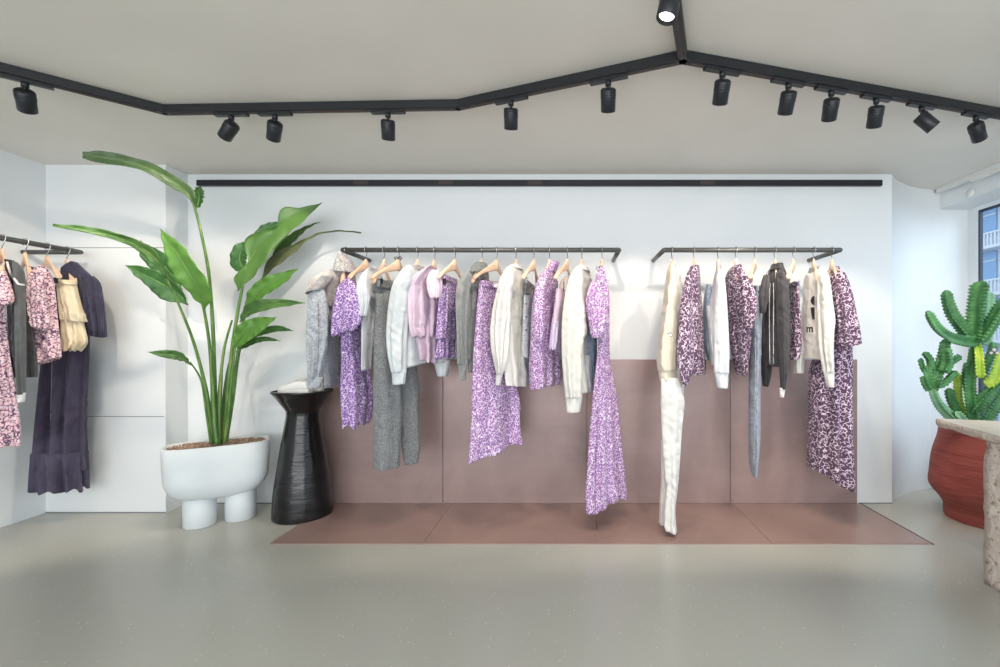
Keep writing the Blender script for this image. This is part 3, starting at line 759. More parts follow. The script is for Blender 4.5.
# 13 pink top
g = G(567.5, 'strappy_top', 'pale pink strappy top with a lilac peplum ruffle, left of the off-white sweatshirt', 'top')
b, bv = loft('top_body', 'pink_cloth', g, [(290, 556, 568), (300, 555, 568), (315, 553, 567), (326, 551, 566)], 2.90, .12, .6, 6, .001, .006, seed=121, top=1)
loft('peplum', 'lilac_cloth', g, [(322, 552, 566), (336, 550, 565), (350, 549, 563)], 2.90, .125, .6, 9, .002, .014, seed=122, hem=.007, tilt=-5, top=1)
for (a_, b_) in ((557.5, 281), (564, 281)):
    mb = MB(); mb.tube([W(a_, b_, 2.80), W(a_-.3, 291, 2.80)], .003, 6); mb.build('strap', 'black_cloth', g, True)
line_on('waist_seam', bv, [(552, 322), (559, 324), (566, 322)], .002, 'lilac_cloth', b)
loft('back_panel', 'acid_denim_beige', g, [(276, 566, 572), (283, 560, 574), (296, 560, 573), (303, 561, 571)], 2.99, .05, .3, 3, .001, .003, seed=124, label='grey-white inner back panel')
# 14 off-white sweatshirt
g = G(582, 'hooded_sweatshirt', 'off-white sweatshirt with a long ribbed cuff, left of the longest purple dress', 'sweatshirt')
b, bv = loft('sweatshirt_body', 'offwhite_knit', g, [(268, 576, 588), (274, 572, 591), (285, 570, 592), (305, 571, 591), (330, 572, 590), (355, 574, 590), (375, 576, 592), (391, 578, 593)], 2.935, .14, .7, 5, .001, .008, seed=131)
s1, sv = loft('sleeve', 'offwhite_knit', g, [(270, 575, 583), (277, 569.5, 584), (290, 566, 583), (305, 563.5, 585), (320, 562, 586), (333, 561.5, 587), (340, 561.5, 584), (360, 562, 583), (380, 563.5, 582.5), (397, 565, 582)], 2.745, .05, .3, 4, .001, .010, seed=132)
loft('cuff', 'offwhite_knit', s1, [(395.5, 565.5, 582.5), (412, 566.5, 580)], 2.745, .038, .3, 10, .001, .001, seed=133, wr=.001)
line_on('armhole_seam', sv, [(565, 309), (575, 310), (585, 307)], .0014, 'offwhite_knit', s1)
loft('neckband', 'offwhite_knit', g, [(266.5, 578, 588), (271, 576, 590)], 2.925, .075, .55, 3, 0, .001, seed=134, top=.9)
# 15 blue denim
g = G(582, 'blue_denim_shirt', 'faded blue denim shirt mostly hidden between the off-white sweatshirt and longest dress', 'shirt')
b, bv = loft('shirt_body', 'blue_denim', g, [(300, 588, 596), (306, 586, 597), (315, 585, 597), (335, 585, 597), (360, 586, 597), (380, 586, 596), (391, 584, 594)], 3.02, .07, .4, 4, .001, .006, seed=141)
loft('shirt_lining', 'white_knit', g, [(355, 583, 591), (372, 583, 592), (392, 582, 593)], 2.93, .03, .3, 4, .001, .005, seed=142, label='pale turned-out lining')
# 16 longest dress
g = G(602, 'maxi_dress', 'longest purple floral dress reaching almost to the floor, right end of the long rail', 'dress')
b, bv = loft('dress_body', 'rosy_print', g, [(268, 599, 604.5), (276, 596, 606), (290, 595.5, 609), (310, 596, 609.5), (335, 598, 609.5), (355, 597, 610), (375, 594.5, 612.5), (400, 592, 617), (430, 589, 620), (460, 587, 623), (485, 585.5, 626), (502, 586, 627)], 2.92, .15, .6, 7, .001, .024, seed=151, tilt=5, hem=.018, hemk=3)
s1, sv = loft('puff_sleeve', 'rosy_print', g, [(282, 591, 600), (291, 587.5, 603), (303, 585.5, 606), (316, 587, 609), (325, 589, 609), (333, 590, 606), (338, 593, 603)], 2.745, .055, .2, 7, .004, .009, seed=152, wr=.010)
s2, _ = loft('shoulder_ruffle', 'rosy_print', g, [(268, 598, 604), (280, 596, 607), (300, 600, 609), (309, 604, 609)], 2.79, .03, .2, 8, .003, .006, seed=153)
mb = MB(); c_ = W(599, 268, 2.80)
mb.tube([c_, c_+V3(-.012, -.004, .008), c_+V3(-.018, -.004, -.010), c_, c_+V3(.010, -.004, .016), c_+V3(.016, -.004, .004), c_], .0032, 8); o = mb.build('neck_tie', 'dark_lace', g, True); o['label'] = 'dark neck tie'
for q in (281, 323): 
    mb = MB(); c_ = W(609.5, q, 2.86); mb.tube([c_+V3(-.01, 0, 0), c_+V3(.004, 0, .008), c_+V3(.006, 0, -.006), c_+V3(-.01, 0, -.012)], .0018, 6); mb.build('ribbon_loop', 'rosy_print', g, True)
line_on('tier_seam', bv, [(593, 389), (603, 391), (615, 388)], .002, 'purple_print', b)

# ------------------------------------------------------------------ garments on the short rail
g = G(672, 'cream_tunic', 'cream long tunic with a small button detail, leftmost on the short rail', 'tunic')
b, bv = loft('top_body', 'cream_cloth', g, [(264, 670, 675), (269, 667.5, 676.5), (280, 665.5, 678), (300, 663, 678.5), (325, 660.5, 678), (345, 658, 677.5), (360, 656.5, 677), (370, 657.5, 677)], 2.86, .13, .55, 5, .001, .006, seed=161)
loft('hem_band', 'cream_cloth', g, [(368, 658, 677), (380, 659.5, 676.5)], 2.86, .12, .55, 9, .002, .003, seed=162, top=1)
for q in ((668, 332), (671, 335)): button_on('button', bv, q[0], q[1], .009, 'chrome', b)
line_on('side_seam', bv, [(672, 275), (673, 320), (672, 362)], .0016, 'cream_cloth', b)
g = G(672, 'cream_trousers', 'long cream trousers hanging below the cream tunic almost to the floor', 'trousers')
b, bv = loft('trouser_seat', 'cream_silk', g, [(270, 674, 680), (300, 672, 682), (340, 668, 683), (370, 662, 684), (395, 661, 684)], 2.87, .06, .3, 5, .001, .007, seed=163)
l1, lv = loft('trouser_leg', 'cream_silk', g, [(378, 661, 680), (400, 660.5, 684.5), (412, 661, 684), (430, 661.5, 682), (460, 663, 680), (485, 665, 678), (505, 664, 675.5), (520, 662.5, 676), (530, 664, 677)], 2.765, .05, .3, 4, .002, .008, seed=164, tilt=-4)
loft('trouser_leg', 'cream_silk', g, [(440, 661, 672), (480, 661, 670), (505, 659.5, 667), (524, 659, 668)], 2.85, .03, .3, 4, .002, .005, seed=165)
g = G(694, 'narrow_floral_blouse', 'plum floral blouse with pointed hem, second from left on the short rail', 'blouse')
b, bv = loft('blouse_body', 'plum_print', g, [(268, 690, 699), (275, 686.5, 700), (290, 684, 701), (315, 681.5, 703), (345, 679.5, 704.5), (365, 679, 706), (374, 679, 706)], 2.92, .13, .6, 7, .001, .009, seed=171)
s1, _ = loft('sleeve', 'plum_print', g, [(276, 686, 693), (300, 681, 692), (330, 678.5, 693), (355, 677, 694), (372, 679, 692), (385, 682.5, 688)], 2.75, .035, .3, 5, .002, .006, seed=172)
loft('collar', 'plum_print', g, [(266, 691, 699), (270, 689, 700)], 2.91, .06, .5, 3, .001, .002, seed=173, top=.9)
g = G(718, 'white_sweatshirt', 'white sweatshirt hanging nearly edge-on, third from left on the short rail', 'sweatshirt')
b, bv = loft('sweatshirt_body', 'white_cloth', g, [(267, 717, 722), (272, 714.5, 723.5), (285, 712, 725), (300, 709, 726), (320, 709, 727), (345, 711, 727.5), (364, 713, 728)], 2.93, .13, -.4, 4, .001, .006, seed=181)
s1, sv = loft('sleeve', 'white_cloth', g, [(270, 717, 723), (280, 715.5, 725), (300, 714.5, 727), (325, 714, 728.5), (350, 714, 729.5), (373, 713.5, 729)], 2.745, .04, -.3, 4, .001, .007, seed=182)
loft('cuff', 'white_cloth', s1, [(371, 714, 728.5), (388, 717, 728)], 2.745, .034, -.3, 10, .001, .001, seed=183, wr=.001)
g = G(708, 'pale_denim_shirt', 'pale blue denim shirt showing between the plum blouse and white sweatshirt', 'shirt')
b, bv = loft('shirt_body', 'blue_denim', g, [(285, 706, 711), (300, 703.5, 712), (320, 703, 713), (345, 704, 713), (360, 707, 714)], 3.03, .07, .3, 4, .001, .006, seed=184)
loft('pale_sleeve', 'white_knit', g, [(306, 706, 711), (316, 706.5, 714), (340, 709, 716), (365, 711, 716)], 2.93, .03, .2, 4, .001, .004, seed=185, label='paler sleeve with a folded elbow')
g = G(736, 'puff_sleeved_blouse', 'plum floral blouse with a puffed sleeve on its right, behind the grey-blue jeans', 'blouse')
b, bv = loft('blouse_body', 'plum_print', g, [(266, 731, 741), (272, 726.5, 744), (282, 724.5, 746), (305, 726, 748), (330, 728, 750), (352, 731, 750), (366, 734, 748), (375, 735, 748)], 2.92, .13, -.65, 7, .001, .010, seed=191)
s1, _ = loft('puff_sleeve', 'plum_print', g, [(276, 740, 747), (284, 741, 752), (297, 742, 756.5), (311, 743.5, 757.5), (322, 745, 754), (330, 747, 752)], 2.745, .045, -.3, 6, .003, .008, seed=192, wr=.008)
f_, _ = loft('front_ruffle', 'plum_print', g, [(270, 737, 742), (290, 737, 743), (312, 740, 746), (330, 744, 751), (346, 746, 751)], 2.785, .02, -.3, 8, .002, .006, seed=193)
g = G(755, 'straight_jeans', 'grey-blue straight jeans hanging long and narrow on the short rail', 'jeans')
b, bv = loft('jeans_leg', 'bluegrey_denim', g, [(292, 749, 760), (310, 748.5, 760.5), (340, 749, 761), (370, 749, 761), (400, 748.5, 760.5), (430, 748.5, 760.5), (450, 748.5, 759.5), (465, 749, 758), (474, 750.5, 757.5)], 2.93, .10, .4, 3, .001, .004, seed=201, top=1)
loft('waistband', 'bluegrey_denim', g, [(287, 749, 760.5), (293, 748.7, 760.5)], 2.93, .105, .4, 3, .001, .001, seed=201, top=1)
line_on('side_seam', bv, [(755, 296), (755.5, 360), (755, 420), (754, 466)], .0025, 'acid_denim', b)
g = G(775, 'piped_blouse', 'charcoal blouse with white piping down the front, middle of the short rail', 'blouse')
b, bv = loft('blouse_body', 'charcoal_cloth', g, [(267, 770, 783), (273, 765.5, 786), (282, 763, 788), (300, 763, 788.5), (325, 762, 789), (345, 761.5, 789), (358, 762, 787), (366, 764, 783)], 2.925, .13, -.6, 6, .001, .010, seed=211)
s0, _ = loft('sleeve', 'charcoal_cloth', g, [(275, 763.5, 770), (285, 760.5, 770), (300, 759, 768), (313, 760, 765.5)], 2.80, .035, .2, 4, .002, .005, seed=212)
s1, sv = loft('sleeve', 'charcoal_cloth', g, [(272, 776, 784), (282, 775, 788), (300, 776, 789.5), (330, 777, 790.5), (350, 778, 790), (372, 779.5, 788), (389, 780, 785.5)], 2.745, .035, -.3, 4, .001, .007, seed=213)
o, _ = loft('cuff', 'white_trim', s1, [(388, 779.5, 785.5), (397, 780, 784)], 2.745, .022, -.3, 4, .001, .001, seed=214); o['label'] = 'black and white patterned cuff'
s2, _ = loft('under_sleeve', 'black_cloth', g, [(355, 761, 772), (370, 761, 772), (386, 762.5, 769)], 2.99, .04, .2, 4, .001, .005, seed=215)
loft('collar', 'charcoal_cloth', g, [(264, 771, 783), (270, 769, 785)], 2.91, .065, -.4, 3, .001, .003, seed=216, top=.85)
line_on('white_piping', bv, [(770, 283), (769.5, 300), (769.5, 330), (770, 364)], .0034, 'white_trim', b, label='white piping')
line_on('white_piping', bv, [(773.5, 283), (773.8, 300), (773.5, 330), (773.5, 364)], .0028, 'white_trim', b, label='white piping')
line_on('neck_piping', bv, [(768, 272), (766, 279), (763.5, 287), (763, 294)], .0034, 'white_trim', b, label='white piping')
line_on('neck_piping', bv, [(776, 271), (779, 280), (784, 287)], .0034, 'white_trim', b, label='white piping')
g = G(793.6, 'small_floral_skirt', 'small plum floral skirt between the charcoal blouse and cream sweatshirt', 'skirt')
b, bv = loft('skirt_body', 'plum_print', g, [(287, 788, 799), (305, 788.5, 800), (325, 789.5, 801.5), (345, 789, 802), (358, 788.5, 800)], 2.95, .11, .3, 6, .001, .008, seed=221, tilt=3, top=1)
loft('waistband', 'indigo_print', g, [(283, 787.5, 799.5), (288, 787.5, 799.5)], 2.95, .113, .3, 4, .001, .001, seed=221, top=1)
g = G(814, 'lettered_sweatshirt', 'cream sweatshirt with black lettering down the front, right part of the short rail', 'sweatshirt')
b, bv = loft('sweatshirt_body', 'cream_silk', g, [(269, 808, 824), (275, 804.5, 827), (285, 803, 829), (305, 802, 830), (325, 801, 831), (345, 800.5, 830), (359, 801, 829)], 2.93, .14, -.7, 4, .001, .006, seed=231)
s1, sv = loft('sleeve', 'cream_silk', g, [(269, 817, 825), (276, 816.5, 829), (290, 817, 831.5), (305, 817, 833.5), (320, 817.5, 835.5), (332, 818, 834.5), (350, 819, 834), (372, 822.5, 834.5)], 2.74, .045, -.4, 4, .001, .009, seed=232)
loft('cuff', 'cream_silk', s1, [(370.5, 823, 834.5), (387, 826, 834.5)], 2.74, .034, -.4, 10, .001, .001, seed=233, wr=.001)
s2, _ = loft('sleeve', 'cream_silk', g, [(335, 800, 806), (355, 795, 805), (373, 793.5, 804)], 3.02, .035, .2, 4, .001, .003, seed=234)
loft('neckband', 'grey_linen', g, [(267.5, 809, 820), (272, 808, 822)], 2.925, .07, -.5, 3, 0, .001, seed=235, top=.9, label='grey inner neckband')
line_on('armhole_seam', sv, [(817.5, 301), (824, 299.5), (832, 297.5)], .0014, 'cream_cloth', s1)
arc = [(814.6, 295.5)] + [(814.6-4.0*math.sin(PI*k/8), 300.5-4.8*math.cos(PI*k/8)) for k in range(1, 8)] + [(814.6, 305.5)]
patch_on('printed_letter', bv, arc, 'black_ink', b, label='black printed half-round letter')
patch_on('printed_letter', bv, [(810.5, 307.5), (814.6, 307.2), (814.6, 319.5), (812.3, 319.5), (811.2, 313)], 'black_ink', b, label='black printed wedge-shaped letter')
mpts = [(806.4, 332.2), (806.4, 326.8), (807.8, 326.8), (807.8, 327.5), (809.0, 326.7), (810.0, 327.4), (811.2, 326.7), (812.6, 327.2), (812.8, 328.2), (812.8, 332.2), (811.4, 332.2), (811.4, 328.6), (810.6, 328.3), (810.3, 329), (810.3, 332.2), (808.9, 332.2), (808.9, 328.6), (808.2, 328.4), (807.8, 329), (807.8, 332.2)]
patch_on('printed_letter', bv, mpts, 'black_ink', b, label='black printed letter m')
g = G(832, 'dark_floral_dress', 'long dark plum floral dress with a wide sleeve, right end of the short rail', 'dress')
b, bv = loft('dress_body', 'plum_print', g, [(269, 828, 839), (275, 823, 844), (288, 821, 848), (310, 820, 850), (335, 819, 852), (355, 815, 853), (375, 809, 853), (400, 808, 853), (430, 807.5, 853.5), (460, 807, 855), (478, 806.5, 856)], 2.96, .14, -.6, 6, .001, .020, seed=241, tilt=-17, hem=.006, hemk=5)
s1, sv = loft('wide_sleeve', 'plum_print', g, [(273, 836, 845), (282, 835.5, 849), (297, 836, 853.5), (315, 837, 857), (332, 838, 860.5), (346, 838.5, 862)], 2.745, .05, -.4, 5, .001, .012, seed=242, tilt=5)
loft('neckband', 'plum_print', g, [(267.5, 829, 839), (271, 828, 841)], 2.95, .07, -.5, 3, 0, .001, seed=243, top=.9)

# ------------------------------------------------------------------ garments on the left wall rail (seen face-on)
def GL(i, name, label, catg): return thing(name, (LRX, CY_[i], RZ-.1), label, catg)
g = GL(4, 'navy_maxi_dress', 'long navy dress with a cape collar, right end of the left wall rail', 'dress')
b, bv = loft('dress_body', 'navy_sheer', g, [(268, 62, 78), (280, 57, 86), (310, 50, 90), (345, 43, 90), (375, 39, 89), (400, 36.5, 88), (430, 33.5, 87.5), (460, 31, 88.5), (470, 30, 89)], 2.96, .055, .2, 9, .002, .022, seed=301)
rf, _ = loft('hem_ruffle', 'navy_sheer', b, [(452, 30, 89), (465, 29, 89.5), (478, 28, 90), (489, 27.5, 90)], 2.955, .08, .2, 11, .01, .022, seed=302, hem=.012, hemk=8, top=1)
c, cv = loft('cape_collar', 'navy_cloth', g, [(262, 70, 78), (267, 62, 83), (273, 58, 89), (280, 56, 95), (286, 55, 100)], 2.93, .06, .1, 5, .001, .005, seed=303, tilt=4)
s1, _ = loft('sleeve', 'navy_cloth', g, [(276, 78, 94), (284, 79, 101), (300, 80, 104), (318, 82, 106), (336, 86.5, 107.5)], 2.91, .05, -.2, 9, .002, .014, seed=304, tilt=-3)
loft('bodice', 'navy_cloth', g, [(280, 56, 84), (310, 52, 88), (345, 44, 90)], 2.95, .062, .2, 9, .002, .012, seed=305, thick=True)
line_on('drawstring', bv, [(52, 360), (51.5, 385), (50.5, 420)], .0016, 'lilac_cloth', b, label='pale drawstring')
line_on('side_pocket', bv, [(81, 385), (84, 393), (86, 404)], .0022, 'navy_cloth', b)
g = GL(3, 'ruffled_skirt', 'short cream skirt with two ruffled tiers, clipped in front of the navy dress', 'skirt')
b, bv = loft('skirt_body', 'ecru_cloth', g, [(283, 56, 77), (295, 57, 79.5), (308, 58, 83), (321, 59.5, 88)], CY_[3], .045, .1, 6, .001, .009, seed=311, tilt=-2, top=1)
t2, _ = loft('ruffle_tier', 'ecru_cloth', g, [(318, 60, 84), (330, 60.5, 86), (342, 61, 88), (350, 62.5, 82)], CY_[3], .042, .1, 8, .003, .016, seed=312, hem=.010, hemk=4, top=1)
loft('waistband', 'ecru_cloth', g, [(280.5, 55.5, 77.5), (285, 55.5, 77.5)], CY_[3], .047, .1, 4, 0, .001, seed=313, top=1)
for q in (59.5, 76): 
    mb = MB(); mb.tube([W(q, 266 if q < 70 else 278, CY_[3]-.03), W(q, 283, CY_[3]-.03)], .005, 6, flat=.3); mb.build('hanging_loop', 'ecru_cloth', g, True)
g = GL(2, 'floral_puff_top', 'pink and plum floral top with an elbow sleeve, on the left wall rail', 'top')
b, bv = loft('top_body', 'pink_print', g, [(266, 38, 46), (271, 32, 50), (279, 28, 53.5), (295, 28, 56), (315, 29, 57.5), (335, 31, 59.5), (350, 33, 61.5), (361, 34.5, 62)], CY_[2], .045, .2, 6, .001, .010, seed=321, tilt=7)
s1, _ = loft('sleeve', 'pink_print', g, [(270, 33, 42), (278, 27, 44), (292, 25, 46), (308, 25.5, 48.5), (320, 27.5, 50), (328, 31, 48)], CY_[2]-.075, .035, .1, 5, .002, .010, seed=322, tilt=-3)
loft('neck_edge', 'black_cloth', g, [(267, 27, 35), (270, 26, 34)], CY_[2], .03, .1, 3, 0, .001, seed=323, top=.9, label='dark inner neck edge')
g = GL(1, 'trimmed_blouse', 'dark slate blouse with white trim at the neck, between two pink floral garments', 'blouse')
b, bv = loft('blouse_body', 'black_cloth', g, [(260, 4, 14), (266, 3, 20), (276, 4, 25), (300, 6, 28), (335, 8, 34), (360, 9, 37.5), (377, 10, 38)], CY_[1], .045, .2, 5, .001, .008, seed=331)
s1, sv = loft('sleeve', 'slate_cloth', g, [(262, 12, 18), (268, 12, 23), (277, 13, 25.5), (300, 14, 26), (340, 14.5, 26.5), (370, 15.5, 26.5), (394, 16.5, 26)], CY_[1]-.07, .032, .1, 4, .001, .005, seed=332)
o, _ = loft('cuff', 'white_trim', s1, [(393, 16.5, 26), (402, 17, 25)], CY_[1]-.07, .03, .1, 4, 0, .001, seed=333); o['label'] = 'black and white patterned cuff'
line_on('neck_trim', bv, [(7, 262), (10, 272), (14, 280), (18, 288)], .0055, 'white_trim', b, label='white trim')
line_on('shoulder_trim', sv, [(14, 278), (18, 284), (24, 285)], .005, 'white_trim', s1, label='white trim')
g = GL(0, 'floral_maxi_dress', 'pink floral dress cut off by the left edge of the photo', 'dress')
b, bv = loft('dress_body', 'pink_print', g, [(262, -22, -8), (268, -30, -1), (280, -36, 4), (305, -38, 5.5), (330, -40, 7.5), (360, -42, 11), (395, -45, 17), (425, -48, 20.5), (445, -50, 21)], CY_[0], .045, .2, 8, .001, .016, seed=341, tilt=-2, hem=.004)
s1, _ = loft('sleeve', 'pink_print', g, [(265, -12, 0), (274, -14, 7), (288, -14, 12.5), (300, -12, 14.5), (305, -10, 12)], CY_[0]-.07, .035, .1, 6, .002, .008, seed=342)
# ------------------------------------------------------------------ planter
C0 = V3(-2.26, 2.97, 0); yw = math.radians(34); U = V3(math.cos(yw), math.sin(yw), 0); Vn = V3(-math.sin(yw), math.cos(yw), 0)
def prow(z, a, b, e=3.2, n=72, cz=None):
    out = []
    for k in range(n):
        t = 2*PI*k/n; c, s_ = math.cos(t), math.sin(t)
        out.append(C0 + U*(a*math.copysign(abs(c)**(2/e), c)) + Vn*(b*math.copysign(abs(s_)**(2/e), s_)) + V3(0, 0, z))
    return out
t = thing('planter', C0, 'white ceramic planter on two stubby round feet, holding the tall plant', 'planter')
zb, zt = .168, .508; A, B = .280, .150
R_ = []
for k in range(15):
    u = k/14; a = math.radians(90*u)
    R_.append(prow(zb + .15*(1-math.cos(a)), A-.155+.147*math.sin(a), B-.09+.085*math.sin(a)))
R_ += [prow(.40, A-.004, B-.002), prow(zt-.006, A, B), prow(zt, A-.004, B-.004), prow(zt+.001, A-.012, B-.012), prow(zt-.003, A-.018, B-.018), prow(zt-.04, A-.02, B-.02)]
mb = MB(); mb.rings(R_); mb.build('bowl', 'planter', t, True)
for sg in (-1, 1):
    c = C0 + U*(.105*sg+.012) - Vn*.005; mb = MB(); mb.lathe((c.x, c.y), [(.080, 0), (.085, .004), (.086, .1), (.085, .2)], 40); mb.build('foot', 'planter', t, True)
mb = MB(); rn = random.Random(4)
for (x0,) in ((0,),):
    NX, NY = 46, 26; g_ = []
    for j in range(NY+1):
        for i in range(NX+1):
            u = -1+2*i/NX; v = -1+2*j/NY; e = 3.2
            # square to superellipse
            r_ = max(abs(u), abs(v)); 
            if r_ > 0:
                l = (abs(u)**e+abs(v)**e)**(1/e); u2, v2 = u*r_/l, v*r_/l
            else: u2 = v2 = 0
            p = C0+U*(u2*(A-.021))+Vn*(v2*(B-.021)); z = zt-.022+.014*(1-r_**2)+rn.uniform(-.004, .004)
            g_.append((p.x, p.y, z))
    mb.poly(g_, [(j*(NX+1)+i, j*(NX+1)+i+1, (j+1)*(NX+1)+i+1, (j+1)*(NX+1)+i) for j in range(NY) for i in range(NX)])
    base_n = len(mb.v)
    for _ in range(700):
        while True:
            u, v = rn.uniform(-1, 1), rn.uniform(-1, 1)
            if abs(u)**3.2+abs(v)**3.2 < .93: break
        p = C0+U*(u*(A-.024))+Vn*(v*(B-.024)); r = rn.uniform(.004, .0085); z = zt-.012+.012*(1-max(abs(u), abs(v))**2)
        q = [V3(p.x+r*rn.uniform(.7, 1.2)*a, p.y+r*rn.uniform(.7, 1.2)*b_, z+r*rn.uniform(.6, 1)*c) for a, b_, c in ((1, 0, 0), (-1, 0, 0), (0, 1, 0), (0, -1, 0), (0, 0, 1), (0, 0, -1))]
        mb.poly(q, [(0, 2, 4), (2, 1, 4), (1, 3, 4), (3, 0, 4), (2, 0, 5), (1, 2, 5), (3, 1, 5), (0, 3, 5)])
o = mb.build('gravel', 'gravel'); origin_to(o, C0+V3(0, 0, zt-.02)); tag(o, 'brown lava gravel filling the white planter', 'gravel', kind='stuff')

# ------------------------------------------------------------------ bird of paradise plant
PT = thing('bird_of_paradise_plant', C0+V3(0, 0, zt-.01), 'tall green bird of paradise plant with broad leaves, in the white planter', 'plant')
def stalk(pts, r0, r1, m='stalk', parent=PT, name='stem'):
    P = cat([tuple(W(*p)) for p in pts], 8); n_ = len(P)
    mb = MB(); mb.tube(P, [lerp(r0, r1, i/(n_-1)) for i in range(n_)], 10); return mb.build(name, m, parent, True)
def leaf(pts, ups, dns, m, fold=.35, seed=0, ridge=.006, tiltY=0, wave=.010):
    """pts: midrib (px,py,Y) base to tip; ups/dns: half widths in px on either side along the rib"""
    n_ = 44; P = cat([tuple(W(*p)) for p in pts], 14); P = [Vector(p) for p in P]
    # resample
    L = [0]
    for a, b in zip(P[:-1], P[1:]): L.append(L[-1]+(b-a).length)
    def pos(t):
        d = t*L[-1]
        for i in range(len(L)-1):
            if L[i+1] >= d: return P[i].lerp(P[i+1], (d-L[i])/max(1e-9, L[i+1]-L[i]))
        return P[-1]
    def prof(w, t):
        x = t*(len(w)-1); i = min(int(x), len(w)-2); return lerp(w[i], w[i+1], sm(x-i) if False else x-i)
    vs = []; uv = []; K = 6
    for i in range(n_+1):
        t = i/n_; p = pos(t); d = (pos(min(1, t+.02))-pos(max(0, t-.02))).normalized()
        view = Vector((0, 1, 0)); side = d.cross(view)
        side = side.normalized() if side.length > .05 else Vector((0, 0, 1))
        nn = side.cross(d).normalized()
        if nn.y < 0: nn = -nn
        for k in range(-K, K+1):
            w = prof(cat([(x,) for x in (ups if k < 0 else dns)], 6) and [x[0] for x in cat([(x,) for x in (ups if k < 0 else dns)], 6)], t)
            w = max(0, w)/F*p.y; q = k/K
            wob = wave*noise.noise(Vector((t*6+seed*5, q*1.5, seed)))*abs(q) + .005*math.sin(t*40+seed)*abs(q)**2
            off = side*(w*q) + nn*(-fold*w*abs(q)**1.3 + wob + tiltY*w*q)
            vs.append(p+off); uv.append((t*4, abs(q)*.25))
    M_ = 2*K+1
    fs = [(i*M_+k, i*M_+k+1, (i+1)*M_+k+1, (i+1)*M_+k) for i in range(n_) for k in range(2*K)]
    o = obj('leaf', vs, fs, m, PT, True, uv)
    so = o.modifiers.new('thickness', 'SOLIDIFY'); so.thickness = .0016; so.offset = 0
    mb = MB(); mb.tube([pos(i/24) for i in range(25)], [lerp(.0045, .0012, i/24) for i in range(25)], 8); mb.build('midrib', 'stalk', o, True)
    return o
# tall arching leaf
stalk([(217, 443, 2.97), (215, 390, 2.96), (213, 330, 2.93), (209, 275, 2.88), (201, 232, 2.82), (194, 205, 2.78)], .013, .006)
leaf([(195, 208, 2.78), (186, 192, 2.74), (172, 180, 2.68), (150, 169, 2.6), (120, 161, 2.52), (83, 155, 2.45)], [0, 9, 9, 6, 5.5, 6, 6, 6, 6.5, 5.5, 3], [0, 0, 4, 6, 6, 5, 4, 5, 6, 6, 3.5], 'leaf_grey', .5, 1)
leaf([(195, 210, 2.79), (198, 204, 2.8), (199, 196, 2.82), (199, 187, 2.84)], [0, 5, 6, 5, 2], [0, 4, 5, 5, 3], 'leaf_dark', .2, 2)
# left narrow rolled leaf
stalk([(212, 443, 2.93), (208, 400, 2.9), (196, 350, 2.85), (182, 312, 2.78), (165, 275, 2.7)], .012, .005)
leaf([(166, 278, 2.7), (158, 262, 2.66), (140, 247, 2.6), (115, 237, 2.52), (85, 230, 2.45), (53, 225.5, 2.4)], [0, 4, 7, 6, 5, 4.5, 4, 3, 1.5], [0, 3, 5, 4, 3, 3, 2.5, 2, 1], 'leaf_mid', .3, 3)
# left cluster
leaf([(188, 305, 2.84), (178, 294, 2.82), (162, 284, 2.8), (143, 274, 2.78), (125, 265, 2.76)], [0, 6, 9, 10, 9, 6, 0], [0, 9, 12, 10, 7, 4, 0], 'leaf_dark', .3, 4)
leaf([(182, 290, 2.96), (172, 275, 2.96), (160, 262, 2.96), (148, 252, 2.96), (140, 240, 2.96)], [0, 7, 10, 10, 7, 0], [0, 7, 11, 10, 7, 0], 'leaf_dark', .25, 5)
stalk([(216, 443, 2.9), (213, 400, 2.88), (210, 350, 2.84), (205, 315, 2.78), (201, 300, 2.75)], .012, .006)
leaf([(205, 309, 2.76), (198, 290, 2.7), (188, 272, 2.66), (176, 252, 2.64), (160, 229, 2.63)], [0, 12, 15, 13, 11, 10, 5, 0], [0, 7, 10, 13, 13, 9, 5, 0], 'leaf_bright', .18, 6)
stalk([(211, 443, 2.86), (206, 410, 2.82), (201, 380, 2.78), (190, 362, 2.72)], .008, .004)
leaf([(191, 365, 2.72), (180, 357, 2.68), (166, 354, 2.64), (147, 352, 2.6)], [0, 5, 5, 3, 0], [0, 3, 4, 3, 0], 'leaf_mid', .35, 7)
# right large torn leaf
stalk([(222, 443, 2.96), (227, 400, 2.95), (232, 350, 2.93), (238, 310, 2.92), (243, 285, 2.92)], .014, .007)
leaf([(238, 291, 2.92), (246, 268, 2.92), (259, 246, 2.93), (278, 228, 2.95), (300, 214, 2.97), (322, 203, 3.0)], [0, 6, 12, 15, 16, 14, 13, 12, 11, 11, 8, 3, 0], [0, 7, 5, .5, 11, 14, 9, .5, 9, 12, 5, 3, 0], 'leaf_mid', .12, 8, wave=.02)
leaf([(262, 250, 2.99), (262, 236, 2.99), (270, 228, 3.0), (284, 222, 3.01)], [0, 6, 8, 6, 0], [0, 6, 6, 4, 0], 'leaf_dark', .2, 9)
leaf([(247, 274, 2.99), (240, 262, 2.99), (242, 250, 2.99), (255, 244, 3.0)], [0, 6, 8, 6, 0], [0, 8, 8, 6, 0], 'leaf_dark', .2, 10)
leaf([(260, 282, 3.02), (275, 262, 3.05), (296, 246, 3.08), (318, 234, 3.1), (340, 231, 3.1), (361, 233, 3.08)], [0, 4, 6, 5, 2, 1, .8, .7, .6], [0, 4, 6, 3, 1, .8, .6, .6, .8], 'dry_leaf', .3, 11)
leaf([(270, 262, 3.08), (290, 240, 3.1), (306, 228, 3.12), (320, 222, 3.13)], [0, 4, 5, 2, 0], [0, 5, 4, 2, 0], 'leaf_mid', .3, 12)
